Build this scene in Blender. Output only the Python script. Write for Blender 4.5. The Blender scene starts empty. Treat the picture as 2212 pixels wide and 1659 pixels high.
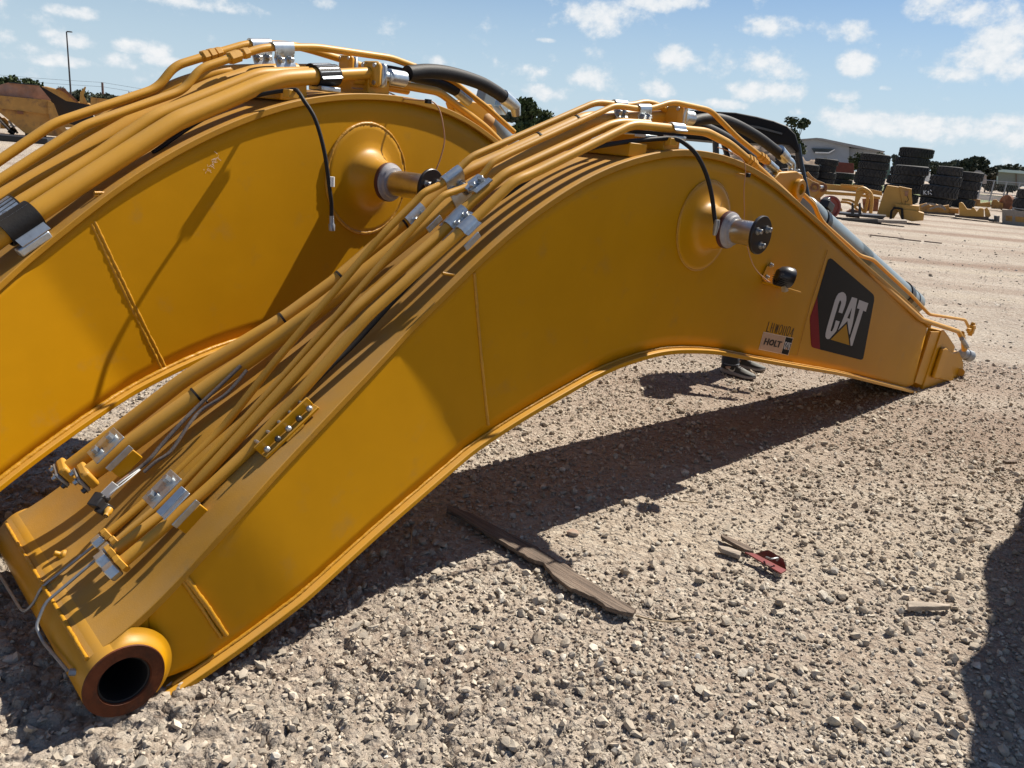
import bpy, math, random
import numpy as np
from mathutils import Matrix, Vector
random.seed(7); rng = np.random.default_rng(7)
scn = bpy.context.scene
COL = scn.collection
R = math.radians
V = lambda *a: np.array(a, float)
UP = V(0, 0, 1)
# ------------------------------------------------------------------ camera
CW, CH, CF = 2212., 1659., 1720.          # frame of the survey notes and its focal length
CAMZ = 1.6
PITCH, ROLL = math.atan(526 / CF), math.atan(.0917)
FW = V(0, math.cos(PITCH), -math.sin(PITCH))
_u0 = np.cross(V(1, 0, 0), FW)
XI = math.cos(ROLL) * V(1, 0, 0) + math.sin(ROLL) * _u0
YI = math.sin(ROLL) * V(1, 0, 0) - math.cos(ROLL) * _u0
CAM = V(0, 0, CAMZ)
cd = bpy.data.cameras.new('camera'); cam = bpy.data.objects.new('camera', cd); COL.objects.link(cam)
cam.matrix_world = Matrix([[XI[i], -YI[i], -FW[i], CAM[i]] for i in range(3)] + [[0, 0, 0, 1]])
cd.sensor_width = 36; cd.lens = CF / CW * 36; cd.clip_start = .05; cd.clip_end = 8000
scn.camera = cam
def ray(x, y):
    d = FW * CF + XI * (x - CW / 2) + YI * (y - CH / 2); return d / np.linalg.norm(d)
def G(x, y, z=0.):
    d = ray(x, y); return CAM + d * ((z - CAMZ) / d[2])
def hit(x, y, P0, n):
    d = ray(x, y); return CAM + d * (((P0 - CAM) @ n) / (d @ n))
# ------------------------------------------------------------------ sky and sun
SUN_AZ, SUN_EL = 46.6, 51.0               # azimuth clockwise from +Y
SKY, SUNP, EXPO = .05, 5.0, .72
w = bpy.data.worlds.new('World'); scn.world = w; w.use_nodes = True
nt = w.node_tree; N = nt.nodes; LK = nt.links; N.clear()
def wn(t, **k):
    n = N.new(t)
    for a, b in k.items(): setattr(n, a, b)
    return n
def wmath(op, a, b=None, c=None, clamp=False):
    n = N.new('ShaderNodeMath'); n.operation = op; n.use_clamp = clamp
    for i, v in enumerate((a, b, c)):
        if v is None: continue
        if isinstance(v, (int, float)): n.inputs[i].default_value = v
        else: LK.new(v, n.inputs[i])
    return n.outputs[0]
sky = wn('ShaderNodeTexSky', sky_type='NISHITA', sun_disc=False)
sky.sun_elevation = R(SUN_EL); sky.sun_rotation = R(SUN_AZ)
sky.air_density = 1.0; sky.dust_density = .3; sky.ozone_density = 3.0; sky.altitude = 150
tc = wn('ShaderNodeTexCoord'); sep = wn('ShaderNodeSeparateXYZ'); LK.new(tc.outputs['Generated'], sep.inputs[0])
azn = wmath('MULTIPLY', wmath('ARCTAN2', sep.outputs[0], sep.outputs[1]), 57.2958)
eln = wmath('MULTIPLY', wmath('ARCSINE', sep.outputs[2]), 57.2958)
def wnoise(scale, detail, vec, rough=.55, dist=0):
    n = wn('ShaderNodeTexNoise'); n.inputs['Scale'].default_value = scale; n.inputs['Detail'].default_value = detail
    n.inputs['Roughness'].default_value = rough; n.inputs['Distortion'].default_value = dist
    LK.new(vec, n.inputs['Vector']); return n.outputs['Fac']
comb = wn('ShaderNodeCombineXYZ'); LK.new(azn, comb.inputs[0]); LK.new(wmath('MULTIPLY', eln, 1.25), comb.inputs[1])
nA = wnoise(.42, 5, comb.outputs[0], .58); nB = wnoise(.13, 3, comb.outputs[0]); nC = wnoise(1.4, 4, comb.outputs[0], .6)
clouds = [(1291,35,92,36),(1400,6,60,14),(1475,4,70,12),(1665,60,62,20),(1832,66,48,20),(2076,22,85,28),(2155,116,90,48),(2210,60,40,20),
  (1463,128,52,28),(1650,134,100,30),(1847,138,36,24),(1150,157,42,16),(1281,170,56,24),(1645,198,76,22),(1817,205,34,12),(1423,192,42,17),
  (1720,243,22,9),(1917,190,17,6),(2048,215,16,7),(1180,87,20,5),(1850,262,100,26),(1980,274,100,24),(2110,284,110,24),(2190,258,50,16),
  (180,29,56,11),(13,81,26,17),(161,88,60,14),(60,104,34,14),(276,98,36,14),(346,110,22,16),(260,130,40,14),(430,6,120,14),(110,130,90,10),
  (940,132,26,12),(1060,200,60,12),(1180,200,70,16),(700,8,24,11),(640,150,70,10),(380,135,80,10),(1560,225,60,10),(2080,160,60,14)]
def dirdeg(x, y):
    d = ray(x, y); return math.degrees(math.atan2(d[0], d[1])), math.degrees(math.asin(d[2]))
CL = [(*dirdeg(x, y), a * 57.3 / CF * 1.15, b * 57.3 / CF * 1.2) for x, y, a, b in clouds]
azel = wn('ShaderNodeCombineXYZ'); LK.new(azn, azel.inputs[0]); LK.new(eln, azel.inputs[1])
fld = None
for a0, e0, ra, re in CL:
    v1 = wn('ShaderNodeVectorMath', operation='MULTIPLY_ADD'); LK.new(azel.outputs[0], v1.inputs[0]); v1.inputs[1].default_value = (1 / ra, 1 / re, 0); v1.inputs[2].default_value = (-a0 / ra, -e0 / re, 0)
    v2 = wn('ShaderNodeVectorMath', operation='DOT_PRODUCT'); LK.new(v1.outputs[0], v2.inputs[0]); LK.new(v1.outputs[0], v2.inputs[1])
    fld = v2.outputs['Value'] if fld is None else wmath('MINIMUM', fld, v2.outputs['Value'])
fld = wmath('SUBTRACT', 1.0, fld)
# the sky goes on beyond the picture with the same kind of fair-weather clouds
out1 = wn('ShaderNodeMapRange'); LK.new(wmath('ABSOLUTE', azn), out1.inputs[0]); out1.inputs[1].default_value = 35; out1.inputs[2].default_value = 45
out2 = wn('ShaderNodeMapRange'); LK.new(eln, out2.inputs[0]); out2.inputs[1].default_value = 23; out2.inputs[2].default_value = 30
more = wmath('MULTIPLY_ADD', wnoise(.10, 2, comb.outputs[0]), 9.0, -5.2)
more = wmath('MULTIPLY_ADD', wmath('SUBTRACT', wmath('MAXIMUM', out1.outputs[0], out2.outputs[0]), 1.0), 8.0, more)
fld = wmath('MAXIMUM', fld, more)
fld = wmath('MAXIMUM', fld, -2.0)
# low bank of haze cloud near the horizon, all round
bank = wmath('MULTIPLY_ADD', wmath('SUBTRACT', nB, .5), 3.4, wmath('SUBTRACT', .05, wmath('MULTIPLY', wmath('ABSOLUTE', wmath('SUBTRACT', eln, 2.2)), .16)))
fld = wmath('MAXIMUM', fld, wmath('MULTIPLY', bank, .38))
tot = wmath('ADD', wmath('MULTIPLY_ADD', wmath('SUBTRACT', nA, .5), 4.2, fld), wmath('MULTIPLY', wmath('SUBTRACT', nC, .5), 1.1))
mr = wn('ShaderNodeMapRange', interpolation_type='SMOOTHSTEP'); LK.new(tot, mr.inputs[0])
mr.inputs[1].default_value = .02; mr.inputs[2].default_value = 1.25; mr.inputs[3].default_value = 0; mr.inputs[4].default_value = .93
above = wn('ShaderNodeMapRange'); LK.new(eln, above.inputs[0]); above.inputs[1].default_value = -.5; above.inputs[2].default_value = .5
mask = wmath('MULTIPLY', mr.outputs[0], above.outputs[0])
cr = wn('ShaderNodeValToRGB'); LK.new(wmath('MULTIPLY_ADD', tot, .25, wmath('MULTIPLY', nC, .75)), cr.inputs[0])
cr.color_ramp.elements[0].position = .25; cr.color_ramp.elements[0].color = (8.2, 9.2, 10.0, 1)
cr.color_ramp.elements[1].position = .85; cr.color_ramp.elements[1].color = (11.2, 11.3, 11.4, 1)
hz = wn('ShaderNodeMapRange', interpolation_type='SMOOTHSTEP'); LK.new(eln, hz.inputs[0])
hz.inputs[1].default_value = 0; hz.inputs[2].default_value = 15; hz.inputs[3].default_value = .86; hz.inputs[4].default_value = .0
m0 = wn('ShaderNodeMix', data_type='RGBA'); tint = wn('ShaderNodeVectorMath', operation='MULTIPLY'); LK.new(sky.outputs[0], tint.inputs[0]); tint.inputs[1].default_value = (.80, .95, 1.10); LK.new(hz.outputs[0], m0.inputs[0]); LK.new(tint.outputs[0], m0.inputs[6]); m0.inputs[7].default_value = (7.0, 8.7, 10.1, 1)
mx = wn('ShaderNodeMix', data_type='RGBA'); LK.new(mask, mx.inputs[0]); LK.new(m0.outputs[2], mx.inputs[6]); LK.new(cr.outputs[0], mx.inputs[7])
w.cycles.sampling_method = 'MANUAL'; w.cycles.sample_map_resolution = 512
bg = wn('ShaderNodeBackground'); bg.inputs[1].default_value = SKY; LK.new(mx.outputs[2], bg.inputs[0])
LK.new(bg.outputs[0], wn('ShaderNodeOutputWorld').inputs[0])
sd = bpy.data.lights.new('sun', 'SUN'); sd.energy = SUNP; sd.angle = R(.53); sd.color = (1, .94, .84)
sun = bpy.data.objects.new('sun', sd); COL.objects.link(sun)
S2 = V(math.sin(R(SUN_AZ)) * math.cos(R(SUN_EL)), math.cos(R(SUN_AZ)) * math.cos(R(SUN_EL)), math.sin(R(SUN_EL)))
sun.rotation_euler = Vector(S2).to_track_quat('Z', 'Y').to_euler(); sun.location = (20, 20, 30)
vs = scn.view_settings; vs.view_transform = 'Standard'; vs.look = 'None'; vs.exposure = EXPO; vs.gamma = 1; vs.use_curve_mapping = False
scn.render.engine = 'CYCLES'; scn.cycles.use_denoising = True
scn.cycles.max_bounces = 4; scn.cycles.diffuse_bounces = 2; scn.cycles.glossy_bounces = 2
scn.render.resolution_x = 1024; scn.render.resolution_y = 768

# ================================================================== materials
def mat(name, col, rough=.5, metal=0., var=.0, vscale=6., bump=0., bscale=40., dust=0., spec=.5, dirt=None, dscale=3., damt=.0, coat=0., attr=None, dustcol=(.30, .22, .13), grain=None):
    m = bpy.data.materials.new(name); m.use_nodes = True
    n = m.node_tree.nodes; l = m.node_tree.links; b = n['Principled BSDF']
    b.inputs['Roughness'].default_value = rough; b.inputs['Metallic'].default_value = metal
    b.inputs['Specular IOR Level'].default_value = spec; b.inputs['Coat Weight'].default_value = coat; b.inputs['Coat Roughness'].default_value = .15
    t = n.new('ShaderNodeTexCoord'); vec = t.outputs['Object']
    if grain:
        mp = n.new('ShaderNodeMapping'); mp.vector_type = 'TEXTURE'; mp.inputs['Rotation'].default_value = (0, 0, grain[0]); mp.inputs['Scale'].default_value = (grain[1], 1, 1); l.new(vec, mp.inputs[0]); vec = mp.outputs[0]
    out = None
    def mixc(f, a, c2):
        x = n.new('ShaderNodeMix'); x.data_type = 'RGBA'
        for s, v in ((0, f), (6, a), (7, c2)):
            if isinstance(v, (int, float)): x.inputs[s].default_value = v
            elif isinstance(v, tuple): x.inputs[s].default_value = (*v[:3], 1)
            else: l.new(v, x.inputs[s])
        return x.outputs[2]
    def noise(sc, det=5, ro=.6):
        x = n.new('ShaderNodeTexNoise'); x.inputs['Scale'].default_value = sc; x.inputs['Detail'].default_value = det; x.inputs['Roughness'].default_value = ro
        l.new(vec, x.inputs['Vector']); return x.outputs['Fac']
    def ramp(f, a, bb):
        x = n.new('ShaderNodeMapRange'); l.new(f, x.inputs[0]); x.inputs[1].default_value = a; x.inputs[2].default_value = bb; return x.outputs[0]
    out = tuple(col)
    if attr:
        x = n.new('ShaderNodeAttribute'); x.attribute_name = attr; out = x.outputs['Color']
    if var:
        if attr:
            out = mixc(ramp(noise(vscale), .3, .7), out, mixc(1.0, out, tuple(c * (1 - var) for c in col)))
        else:
            lo = tuple(c * (1 - var) for c in col); hi = tuple(min(1, c * (1 + var)) for c in col)
            out = mixc(ramp(noise(vscale), .3, .7), lo, hi)
    if dirt is not None:
        out = mixc(ramp(noise(dscale, 8, .65), .62 - damt * .4, .75 - damt * .3), out, tuple(dirt))
    if dust:
        g = n.new('ShaderNodeNewGeometry'); s = n.new('ShaderNodeSeparateXYZ'); l.new(g.outputs['Normal'], s.inputs[0])
        up = ramp(s.outputs[2], .25, .8); mu = n.new('ShaderNodeMath'); mu.operation = 'MULTIPLY'; l.new(up, mu.inputs[0])
        l.new(ramp(noise(4, 6), .2, .75), mu.inputs[1]); m2 = n.new('ShaderNodeMath'); m2.operation = 'MULTIPLY'; l.new(mu.outputs[0], m2.inputs[0]); m2.inputs[1].default_value = dust
        out = mixc(m2.outputs[0], out, tuple(dustcol))
        rr = n.new('ShaderNodeMapRange'); l.new(m2.outputs[0], rr.inputs[0]); rr.inputs[3].default_value = rough; rr.inputs[4].default_value = .8; l.new(rr.outputs[0], b.inputs['Roughness'])
    if isinstance(out, tuple): b.inputs['Base Color'].default_value = (*out[:3], 1)
    else: l.new(out, b.inputs['Base Color'])
    if bump:
        x = n.new('ShaderNodeBump'); x.inputs['Strength'].default_value = bump; x.inputs['Distance'].default_value = .01
        l.new(noise(bscale, 6, .6), x.inputs['Height']); l.new(x.outputs[0], b.inputs['Normal'])
    return m
YEL = (.53, .248, .003)
M = {
 'yel': mat('yellow_paint', YEL, .36, spec=.3, var=.05, vscale=3, bump=.03, bscale=220, dust=.45),
 'yplate': mat('yellow_side_paint', YEL, .45, var=.06, vscale=2.2, bump=.05, bscale=9, spec=.14, dirt=(.475, .235, .02), dscale=6.5, damt=.10),
 'ydust': mat('dusty_yellow_paint', (.43, .205, .012), .55, spec=.25, var=.07, vscale=9, bump=.10, bscale=240, dust=.5, dirt=(.30, .17, .04), dscale=7, damt=.12),
 'ytube': mat('yellow_tube_paint', (.56, .275, .022), .40, spec=.35, var=.05, vscale=5, bump=.03, bscale=150, dust=.4),
 'weld': mat('painted_weld', (.47, .225, .012), .38, var=.1, vscale=60, bump=.25, bscale=160),
 'yold': mat('worn_yellow_paint', (.46, .235, .05), .6, var=.15, vscale=3, dirt=(.22, .11, .045), dscale=2.2, damt=.25, dust=.3),
 'yfar': mat('pale_yellow_paint', (.47, .25, .045), .55, var=.1, vscale=2, dirt=(.36, .2, .08), dscale=3, damt=.12),
 'rusty': mat('rusted_steel', (.21, .085, .04), .85, var=.4, vscale=5, dirt=(.36, .19, .11), dscale=2.4, damt=.3),
 'rustface': mat('oiled_rust', (.105, .028, .010), .6, spec=.2, var=.45, vscale=22, bump=.15, bscale=90, dirt=(.05, .02, .012), dscale=14, damt=.3),
 'zinc': mat('zinc_plate', (.52, .56, .58), .36, .85, var=.12, vscale=30, bump=.05, bscale=80, dirt=(.36, .38, .38), dscale=20, damt=.15),
 'zincdull': mat('grey_steel_line', (.30, .31, .32), .5, .6, var=.15, vscale=30),
 'bolt': mat('bolt_steel', (.45, .46, .46), .38, .9, var=.2, vscale=60),
 'boltd': mat('dark_bolt_steel', (.09, .09, .09), .4, .8),
 'chrome': mat('ground_pin_steel', (.62, .60, .57), .28, 1., var=.15, vscale=14, bump=.04, bscale=60, dirt=(.34, .3, .27), dscale=9, damt=.15),
 'seal': mat('grey_pin_seal', (.30, .28, .285), .55, var=.2, vscale=20, dirt=(.16, .10, .09), dscale=12, damt=.15),
 'maroon': mat('maroon_seal_ring', (.075, .02, .018), .5, var=.3, vscale=30),
 'black': mat('black_paint', (.012, .012, .014), .35, var=.2, vscale=12, dust=.1),
 'rubber': mat('black_rubber', (.012, .011, .011), .6, spec=.25, var=.25, vscale=12, dust=.10, bump=.12, bscale=120),
 'canopy': mat('matt_black_plastic', (.007, .007, .008), .55, spec=.2), 'rustlight': mat('pale_rust', (.34, .185, .12), .85, var=.3, vscale=3, dirt=(.26, .2, .19), dscale=.8, damt=.25),
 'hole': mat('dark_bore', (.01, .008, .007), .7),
 'grey': mat('grey_cylinder_paint', (.20, .25, .275), .38, var=.07, vscale=5, dust=.25, dirt=(.32, .32, .29), dscale=6, damt=.1),
 'cable': mat('brown_cable', (.42, .22, .12), .6), 'sleeve': mat('braided_sleeve', (.105, .085, .075), .8, var=.5, vscale=160),
 'white': mat('white_decal', (.52, .52, .53), .6, spec=.15), 'dblack': mat('black_decal', (.007, .007, .008), .6, spec=.12), 'dred': mat('red_decal', (.20, .003, .008), .6, spec=.12),
 'dyel': mat('yellow_decal', (.42, .22, .006), .6, spec=.15), 'cream': mat('cream_sticker', (.52, .34, .23), .6, spec=.2, var=.06, vscale=25), 'creaml': mat('cream_border', (.85, .68, .52), .45),
 'ink': mat('dark_stencil_ink', (.02, .008, .004), .6), 'tag': mat('white_paper_tag', (.75, .75, .72), .6),
 'tyre': mat('tyre_rubber', (.022, .021, .021), .8, var=.4, vscale=3, dust=.30, dirt=(.04, .037, .033), dscale=2.5, damt=.22, dustcol=(.22, .2, .17)),
 'wood': mat('weathered_wood', (.125, .09, .066), .85, var=.55, vscale=55, bump=.9, bscale=110, dirt=(.23, .175, .13), dscale=38, damt=.25, grain=(R(-44.6), 14.)),
 'wood2': mat('pale_grey_wood', (.30, .25, .20), .85, var=.4, vscale=50, bump=.6, bscale=90, grain=(R(-8), 10.)),
 'red': mat('red_painted_sheet', (.16, .018, .016), .4, var=.3, vscale=14, dirt=(.07, .03, .02), dscale=20, damt=.2),
 'redbox': mat('dark_red_container', (.21, .045, .035), .6, var=.2, vscale=2), 'teal': mat('grey_green_container', (.12, .17, .16), .6, var=.1),
 'clad': mat('pale_steel_cladding', (.30, .33, .37), .55, var=.05, vscale=1), 'roof': mat('grey_metal_roof', (.25, .25, .25), .5, var=.08, vscale=1), 'shed': mat('tan_cladding', (.32, .27, .24), .6, var=.06),
 'wht': mat('white_paint', (.75, .75, .73), .5), 'glass': mat('dark_window', (.03, .035, .04), .12), 'denim': mat('dark_denim', (.020, .026, .038), .85, var=.35, vscale=60, bump=.3, bscale=300),
 'denimhem': mat('pale_denim_stitch', (.13, .15, .18), .85), 'shoe': mat('dark_knit', (.035, .034, .032), .75, var=.2, vscale=90, bump=.2, bscale=500), 'shoelight': mat('grey_knit', (.14, .138, .125), .75, var=.15, vscale=80),
 'sole': mat('grey_foam_sole', (.27, .25, .245), .6, var=.08), 'outsole': mat('dark_outsole', (.045, .03, .03), .7), 'logo': mat('pale_logo', (.55, .53, .48), .5),
 'skin': mat('skin', (.45, .26, .18), .55), 'shirt': mat('navy_cotton', (.03, .04, .07), .9), 'hair': mat('brown_hair', (.05, .03, .02), .7),
 'soil': mat('dry_heap_soil', (.25, .175, .12), .95, var=.25, vscale=.5, bump=.6, bscale=4, dirt=(.19, .15, .07), dscale=.4, damt=.25),
 'fence': mat('galvanised_wire', (.33, .34, .35), .6, .4), 'grass': mat('dry_green_grass', (.13, .16, .055), .9, var=.25, vscale=.6), 'darksoil': mat('dark_berm_soil', (.075, .060, .052), .95, var=.3, vscale=.8),
 'leafA': mat('dark_oak_leaf', (.035, .05, .022), .8, spec=.2, attr='Col', var=.2, vscale=.6), 'bark': mat('bark', (.09, .07, .055), .9),
 'mat': mat('black_mat', (.012, .012, .014), .5), 'pole': mat('dark_pole', (.035, .03, .03), .6), 'bark2': mat('creosoted_timber', (.14, .085, .07), .9),
 'twig': mat('dry_twig', (.30, .22, .13), .8), 'lens': mat('clear_lens', (.9, .9, .9), .08, .8),
}
# ================================================================== mesh helpers
def unit(v): v = np.asarray(v, float); return v / (np.linalg.norm(v) + 1e-12)
def fillet(pts, fr, seg=5):
    pts = [np.asarray(p, float) for p in pts]
    if fr <= 0 or len(pts) < 3: return pts
    out = [pts[0]]
    for i in range(1, len(pts) - 1):
        a, p, b = pts[i - 1], pts[i], pts[i + 1]
        la, lb = np.linalg.norm(a - p), np.linalg.norm(b - p); d = min(fr, la * .45, lb * .45)
        p0, p2 = p + (a - p) / la * d, p + (b - p) / lb * d
        for k in range(seg + 1):
            t = k / seg; out.append((1 - t) ** 2 * p0 + 2 * t * (1 - t) * p + t * t * p2)
    out.append(pts[-1]); return out
def smooth(pts, n=40):
    P = np.array([np.asarray(p, float) for p in pts]); m = len(P); out = []
    Q = np.vstack([2 * P[0] - P[1], P, 2 * P[-1] - P[-2]])
    k = max(2, n // (m - 1))
    for i in range(m - 1):
        p0, p1, p2, p3 = Q[i:i + 4]
        for j in range(k):
            t = j / k
            out.append(.5 * ((2 * p1) + (p2 - p0) * t + (2 * p0 - 5 * p1 + 4 * p2 - p3) * t * t + (3 * p1 - p0 - 3 * p2 + p3) * t ** 3))
    out.append(P[-1]); return out
class MB:
    def __init__(s): s.v = []; s.f = []
    def add(s, vs, fs):
        o = len(s.v); s.v += [tuple(map(float, p)) for p in vs]; s.f += [tuple(i + o for i in f) for f in fs]; return s
    def tube(s, pts, r, n=12, cap=True, closed=False):
        P = [np.asarray(p, float) for p in pts]; m = len(P)
        rr = [r] * m if np.isscalar(r) else list(r)
        T = []
        for i in range(m):
            a = P[i - 1] if (i > 0 or closed) else P[i]; b = P[(i + 1) % m] if (i < m - 1 or closed) else P[i]; T.append(unit(b - a))
        ref = UP if abs(T[0] @ UP) < .9 else V(1, 0, 0)
        nn = unit(np.cross(T[0], ref)); vs = []
        for i in range(m):
            if i: nn = unit(nn - T[i] * (nn @ T[i]))
            bb = np.cross(T[i], nn)
            for k in range(n):
                a = 2 * math.pi * k / n; vs.append(P[i] + rr[i] * (math.cos(a) * nn + math.sin(a) * bb))
        fs = []
        for i in range(m if closed else m - 1):
            j = (i + 1) % m
            for k in range(n): k2 = (k + 1) % n; fs.append((i * n + k, i * n + k2, j * n + k2, j * n + k))
        if cap and not closed: fs += [tuple(range(n))[::-1], tuple((m - 1) * n + k for k in range(n))]
        return s.add(vs, fs)
    def cyl(s, p0, p1, r, r1=None, n=20): return s.tube([p0, p1], [r, r if r1 is None else r1], n)
    def box(s, c, sz, ax=None):
        c = np.asarray(c, float); ax = [V(1, 0, 0), V(0, 1, 0), V(0, 0, 1)] if ax is None else [unit(a) for a in ax]
        vs = [c + ax[0] * sz[0] / 2 * i + ax[1] * sz[1] / 2 * j + ax[2] * sz[2] / 2 * k for i in (-1, 1) for j in (-1, 1) for k in (-1, 1)]
        return s.add(vs, [(0, 1, 3, 2), (4, 6, 7, 5), (0, 4, 5, 1), (2, 3, 7, 6), (0, 2, 6, 4), (1, 5, 7, 3)])
    def prism(s, ring, off):
        ring = [np.asarray(p, float) for p in ring]; n = len(ring); off = np.asarray(off, float)
        return s.add(ring + [p + off for p in ring], [tuple(range(n))[::-1], tuple(range(n, 2 * n))] + [(i, (i + 1) % n, n + (i + 1) % n, n + i) for i in range(n)])
    def lathe(s, prof, o, ax, n=32, ref=None):
        o = np.asarray(o, float); ax = unit(ax); ref = UP if abs(ax @ UP) < .9 else V(1, 0, 0)
        a = unit(np.cross(ax, ref)); b = np.cross(ax, a); vs = []; m = len(prof)
        for r, h in prof:
            for k in range(n):
                t = 2 * math.pi * k / n; vs.append(o + ax * h + r * (math.cos(t) * a + math.sin(t) * b))
        return s.add(vs, [(i * n + k, i * n + (k + 1) % n, (i + 1) * n + (k + 1) % n, (i + 1) * n + k) for i in range(m - 1) for k in range(n)])
    def hexbolt(s, p, ax, r=.012, h=.010, wash=True):
        p = np.asarray(p, float); ax = unit(ax)
        if wash: s.tube([p, p + ax * h * .25], r * 1.45, 14)
        return s.tube([p + ax * h * .2, p + ax * h, p + ax * h * 1.12], [r, r, r * .8], 6)
    def build(s, name, m, parent=None, ang=35, bev=0):
        me = bpy.data.meshes.new(name); me.from_pydata(s.v, [], s.f); me.update()
        return link(name, me, m, parent, ang, bev)
PINV = {}
def link(name, me, m, parent=None, ang=35, bev=0):
    if m is not None: me.materials.append(M[m] if isinstance(m, str) else m)
    o = bpy.data.objects.new(name, me); COL.objects.link(o)
    if ang is not None:
        me.polygons.foreach_set('use_smooth', [True] * len(me.polygons)); me.set_sharp_from_angle(angle=R(ang))
    if bev:
        b = o.modifiers.new('bevel', 'BEVEL'); b.width = bev; b.segments = 2; b.limit_method = 'ANGLE'; b.angle_limit = R(40)
    if parent is not None:
        o.parent = parent
        root = parent
        while root.parent is not None: root = root.parent
        if parent.name in PINV: o.matrix_parent_inverse = PINV[parent.name]
    return o
def tag(o, label, cat, group=None, kind=None):
    if kind: o['kind'] = kind
    if label: o['label'] = label
    if cat: o['category'] = cat
    if group: o['group'] = group
    return o
def thing(name, label, cat, loc, rz=0., group=None, local=False):
    o = bpy.data.objects.new(name, None); COL.objects.link(o); o.empty_display_size = .2
    o.location = tuple(map(float, loc)); o.rotation_euler = (0, 0, rz); tag(o, label, cat, group)
    if not local: PINV[o.name] = (Matrix.Translation(Vector(tuple(map(float, loc)))) @ Matrix.Rotation(rz, 4, 'Z')).inverted()
    return o
def struct(o): o['kind'] = 'structure'; return o
def copy_tree(o, parent=None):
    c = o.copy(); COL.objects.link(c); c.parent = parent
    if parent is not None: c.matrix_parent_inverse = o.matrix_parent_inverse.copy()
    for ch in list(o.children): copy_tree(ch, c)
    return c
def hash2(ix, iy, s):
    h = (ix.astype(np.int64) * 374761393 + iy.astype(np.int64) * 668265263 + s * 974634777) & 0x7fffffff
    h = ((h ^ (h >> 13)) * 1274126177) & 0x7fffffff
    return ((h ^ (h >> 16)) & 0xffff) / 65535.
def vnoise(x, y, s=0):
    ix, iy = np.floor(x), np.floor(y); fx, fy = x - ix, y - iy; fx = fx * fx * (3 - 2 * fx); fy = fy * fy * (3 - 2 * fy)
    a, b, c, d = hash2(ix, iy, s), hash2(ix + 1, iy, s), hash2(ix, iy + 1, s), hash2(ix + 1, iy + 1, s)
    return (a * (1 - fx) + b * fx) * (1 - fy) + (c * (1 - fx) + d * fx) * fy
def fbm(x, y, o=4, s=0): return sum(vnoise(x * 2 ** k, y * 2 ** k, s + k) * .5 ** k for k in range(o)) / (2 - .5 ** (o - 1))
def worley(x, y, s=0):
    ix, iy = np.floor(x), np.floor(y); d1 = np.full(x.shape, 9.); d2 = d1.copy(); idv = np.zeros(x.shape)
    for i in (-1, 0, 1):
        for j in (-1, 0, 1):
            cx, cy = ix + i, iy + j; px, py = cx + hash2(cx, cy, s), cy + hash2(cx, cy, s + 5); d = np.hypot(px - x, py - y)
            n = d < d1; d2 = np.where(n, d1, np.minimum(d2, d)); idv = np.where(n, hash2(cx, cy, s + 9), idv); d1 = np.where(n, d, d1)
    return d1, d2, idv
# ================================================================== ground
def mudw(x, y):
    a = 1 / (1 + np.exp((x * .75 + (y - 2.35) * 1.15 - .05 + (fbm(x * 1.1, y * 1.1, 3, 3) - .5) * 1.6) * 5))
    return np.clip(a, 0, 1)
def gheight(x, y):
    d = np.hypot(x, y); near = np.clip(1.6 - d / 9, 0, 1)
    z = -.035 * np.clip((d - 3.5) / 3, 0, 1) + (fbm(x * .5, y * .5, 3, 1) - .5) * .05 * np.clip((d - 2) / 4, 0, 1)
    m = mudw(x, y)
    wx, wy = x + (fbm(x * 9, y * 9, 2, 40) - .5) * .09, y + (fbm(x * 9, y * 9, 2, 41) - .5) * .09
    d1, d2, idv = worley(wx * 13, wy * 13, 11); e1, e2, ide = worley(wx * 31, wy * 31, 21)
    crack = np.clip((d2 - d1) * 3.2, 0, 1); crack2 = np.clip((e2 - e1) * 3, 0, 1)
    mud = (crack * (.35 + .9 * idv) - .7) * .026 + (crack2 * ide - .5) * .009 + (d1 - .4) * .010
    grav = (fbm(x * 30, y * 30, 3, 60) - .5) * .012
    return z + near * (m * mud + (1 - m) * grav) - .006
def gaxis(c0, c1, s0, g, lo, hi):
    a = [c0]
    while a[-1] < c1: a.append(a[-1] + s0)
    s = s0
    up = [a[-1]]
    while up[-1] < hi: s *= g; up.append(up[-1] + s)
    s = s0; dn = [a[0]]
    while dn[-1] > lo: s *= g; dn.append(dn[-1] - s)
    return np.array(dn[:0:-1] + a + up[1:])
gx = gaxis(-1.7, 1.9, .0095, 1.035, -2500, 2500); gy = gaxis(1.35, 3.2, .0095, 1.02, -300, 4500)
XX, YY = np.meshgrid(gx, gy); ZZ = gheight(XX, YY); nx, ny = len(gx), len(gy)
ii = np.arange(nx * ny).reshape(ny, nx); quads = np.stack([ii[:-1, :-1], ii[:-1, 1:], ii[1:, 1:], ii[1:, :-1]], -1).reshape(-1, 4)
def npmesh(name, verts, faces):
    me = bpy.data.meshes.new(name); k = faces.shape[1]
    me.vertices.add(len(verts)); me.vertices.foreach_set('co', np.ascontiguousarray(verts, np.float32).ravel())
    me.loops.add(faces.size); me.loops.foreach_set('vertex_index', np.ascontiguousarray(faces, np.int32).ravel())
    me.polygons.add(len(faces)); me.polygons.foreach_set('loop_start', np.arange(0, faces.size, k, dtype=np.int32))
    me.update(calc_edges=True); return me
gm = npmesh('ground', np.stack([XX, YY, ZZ], -1).reshape(-1, 3), quads)
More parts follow.
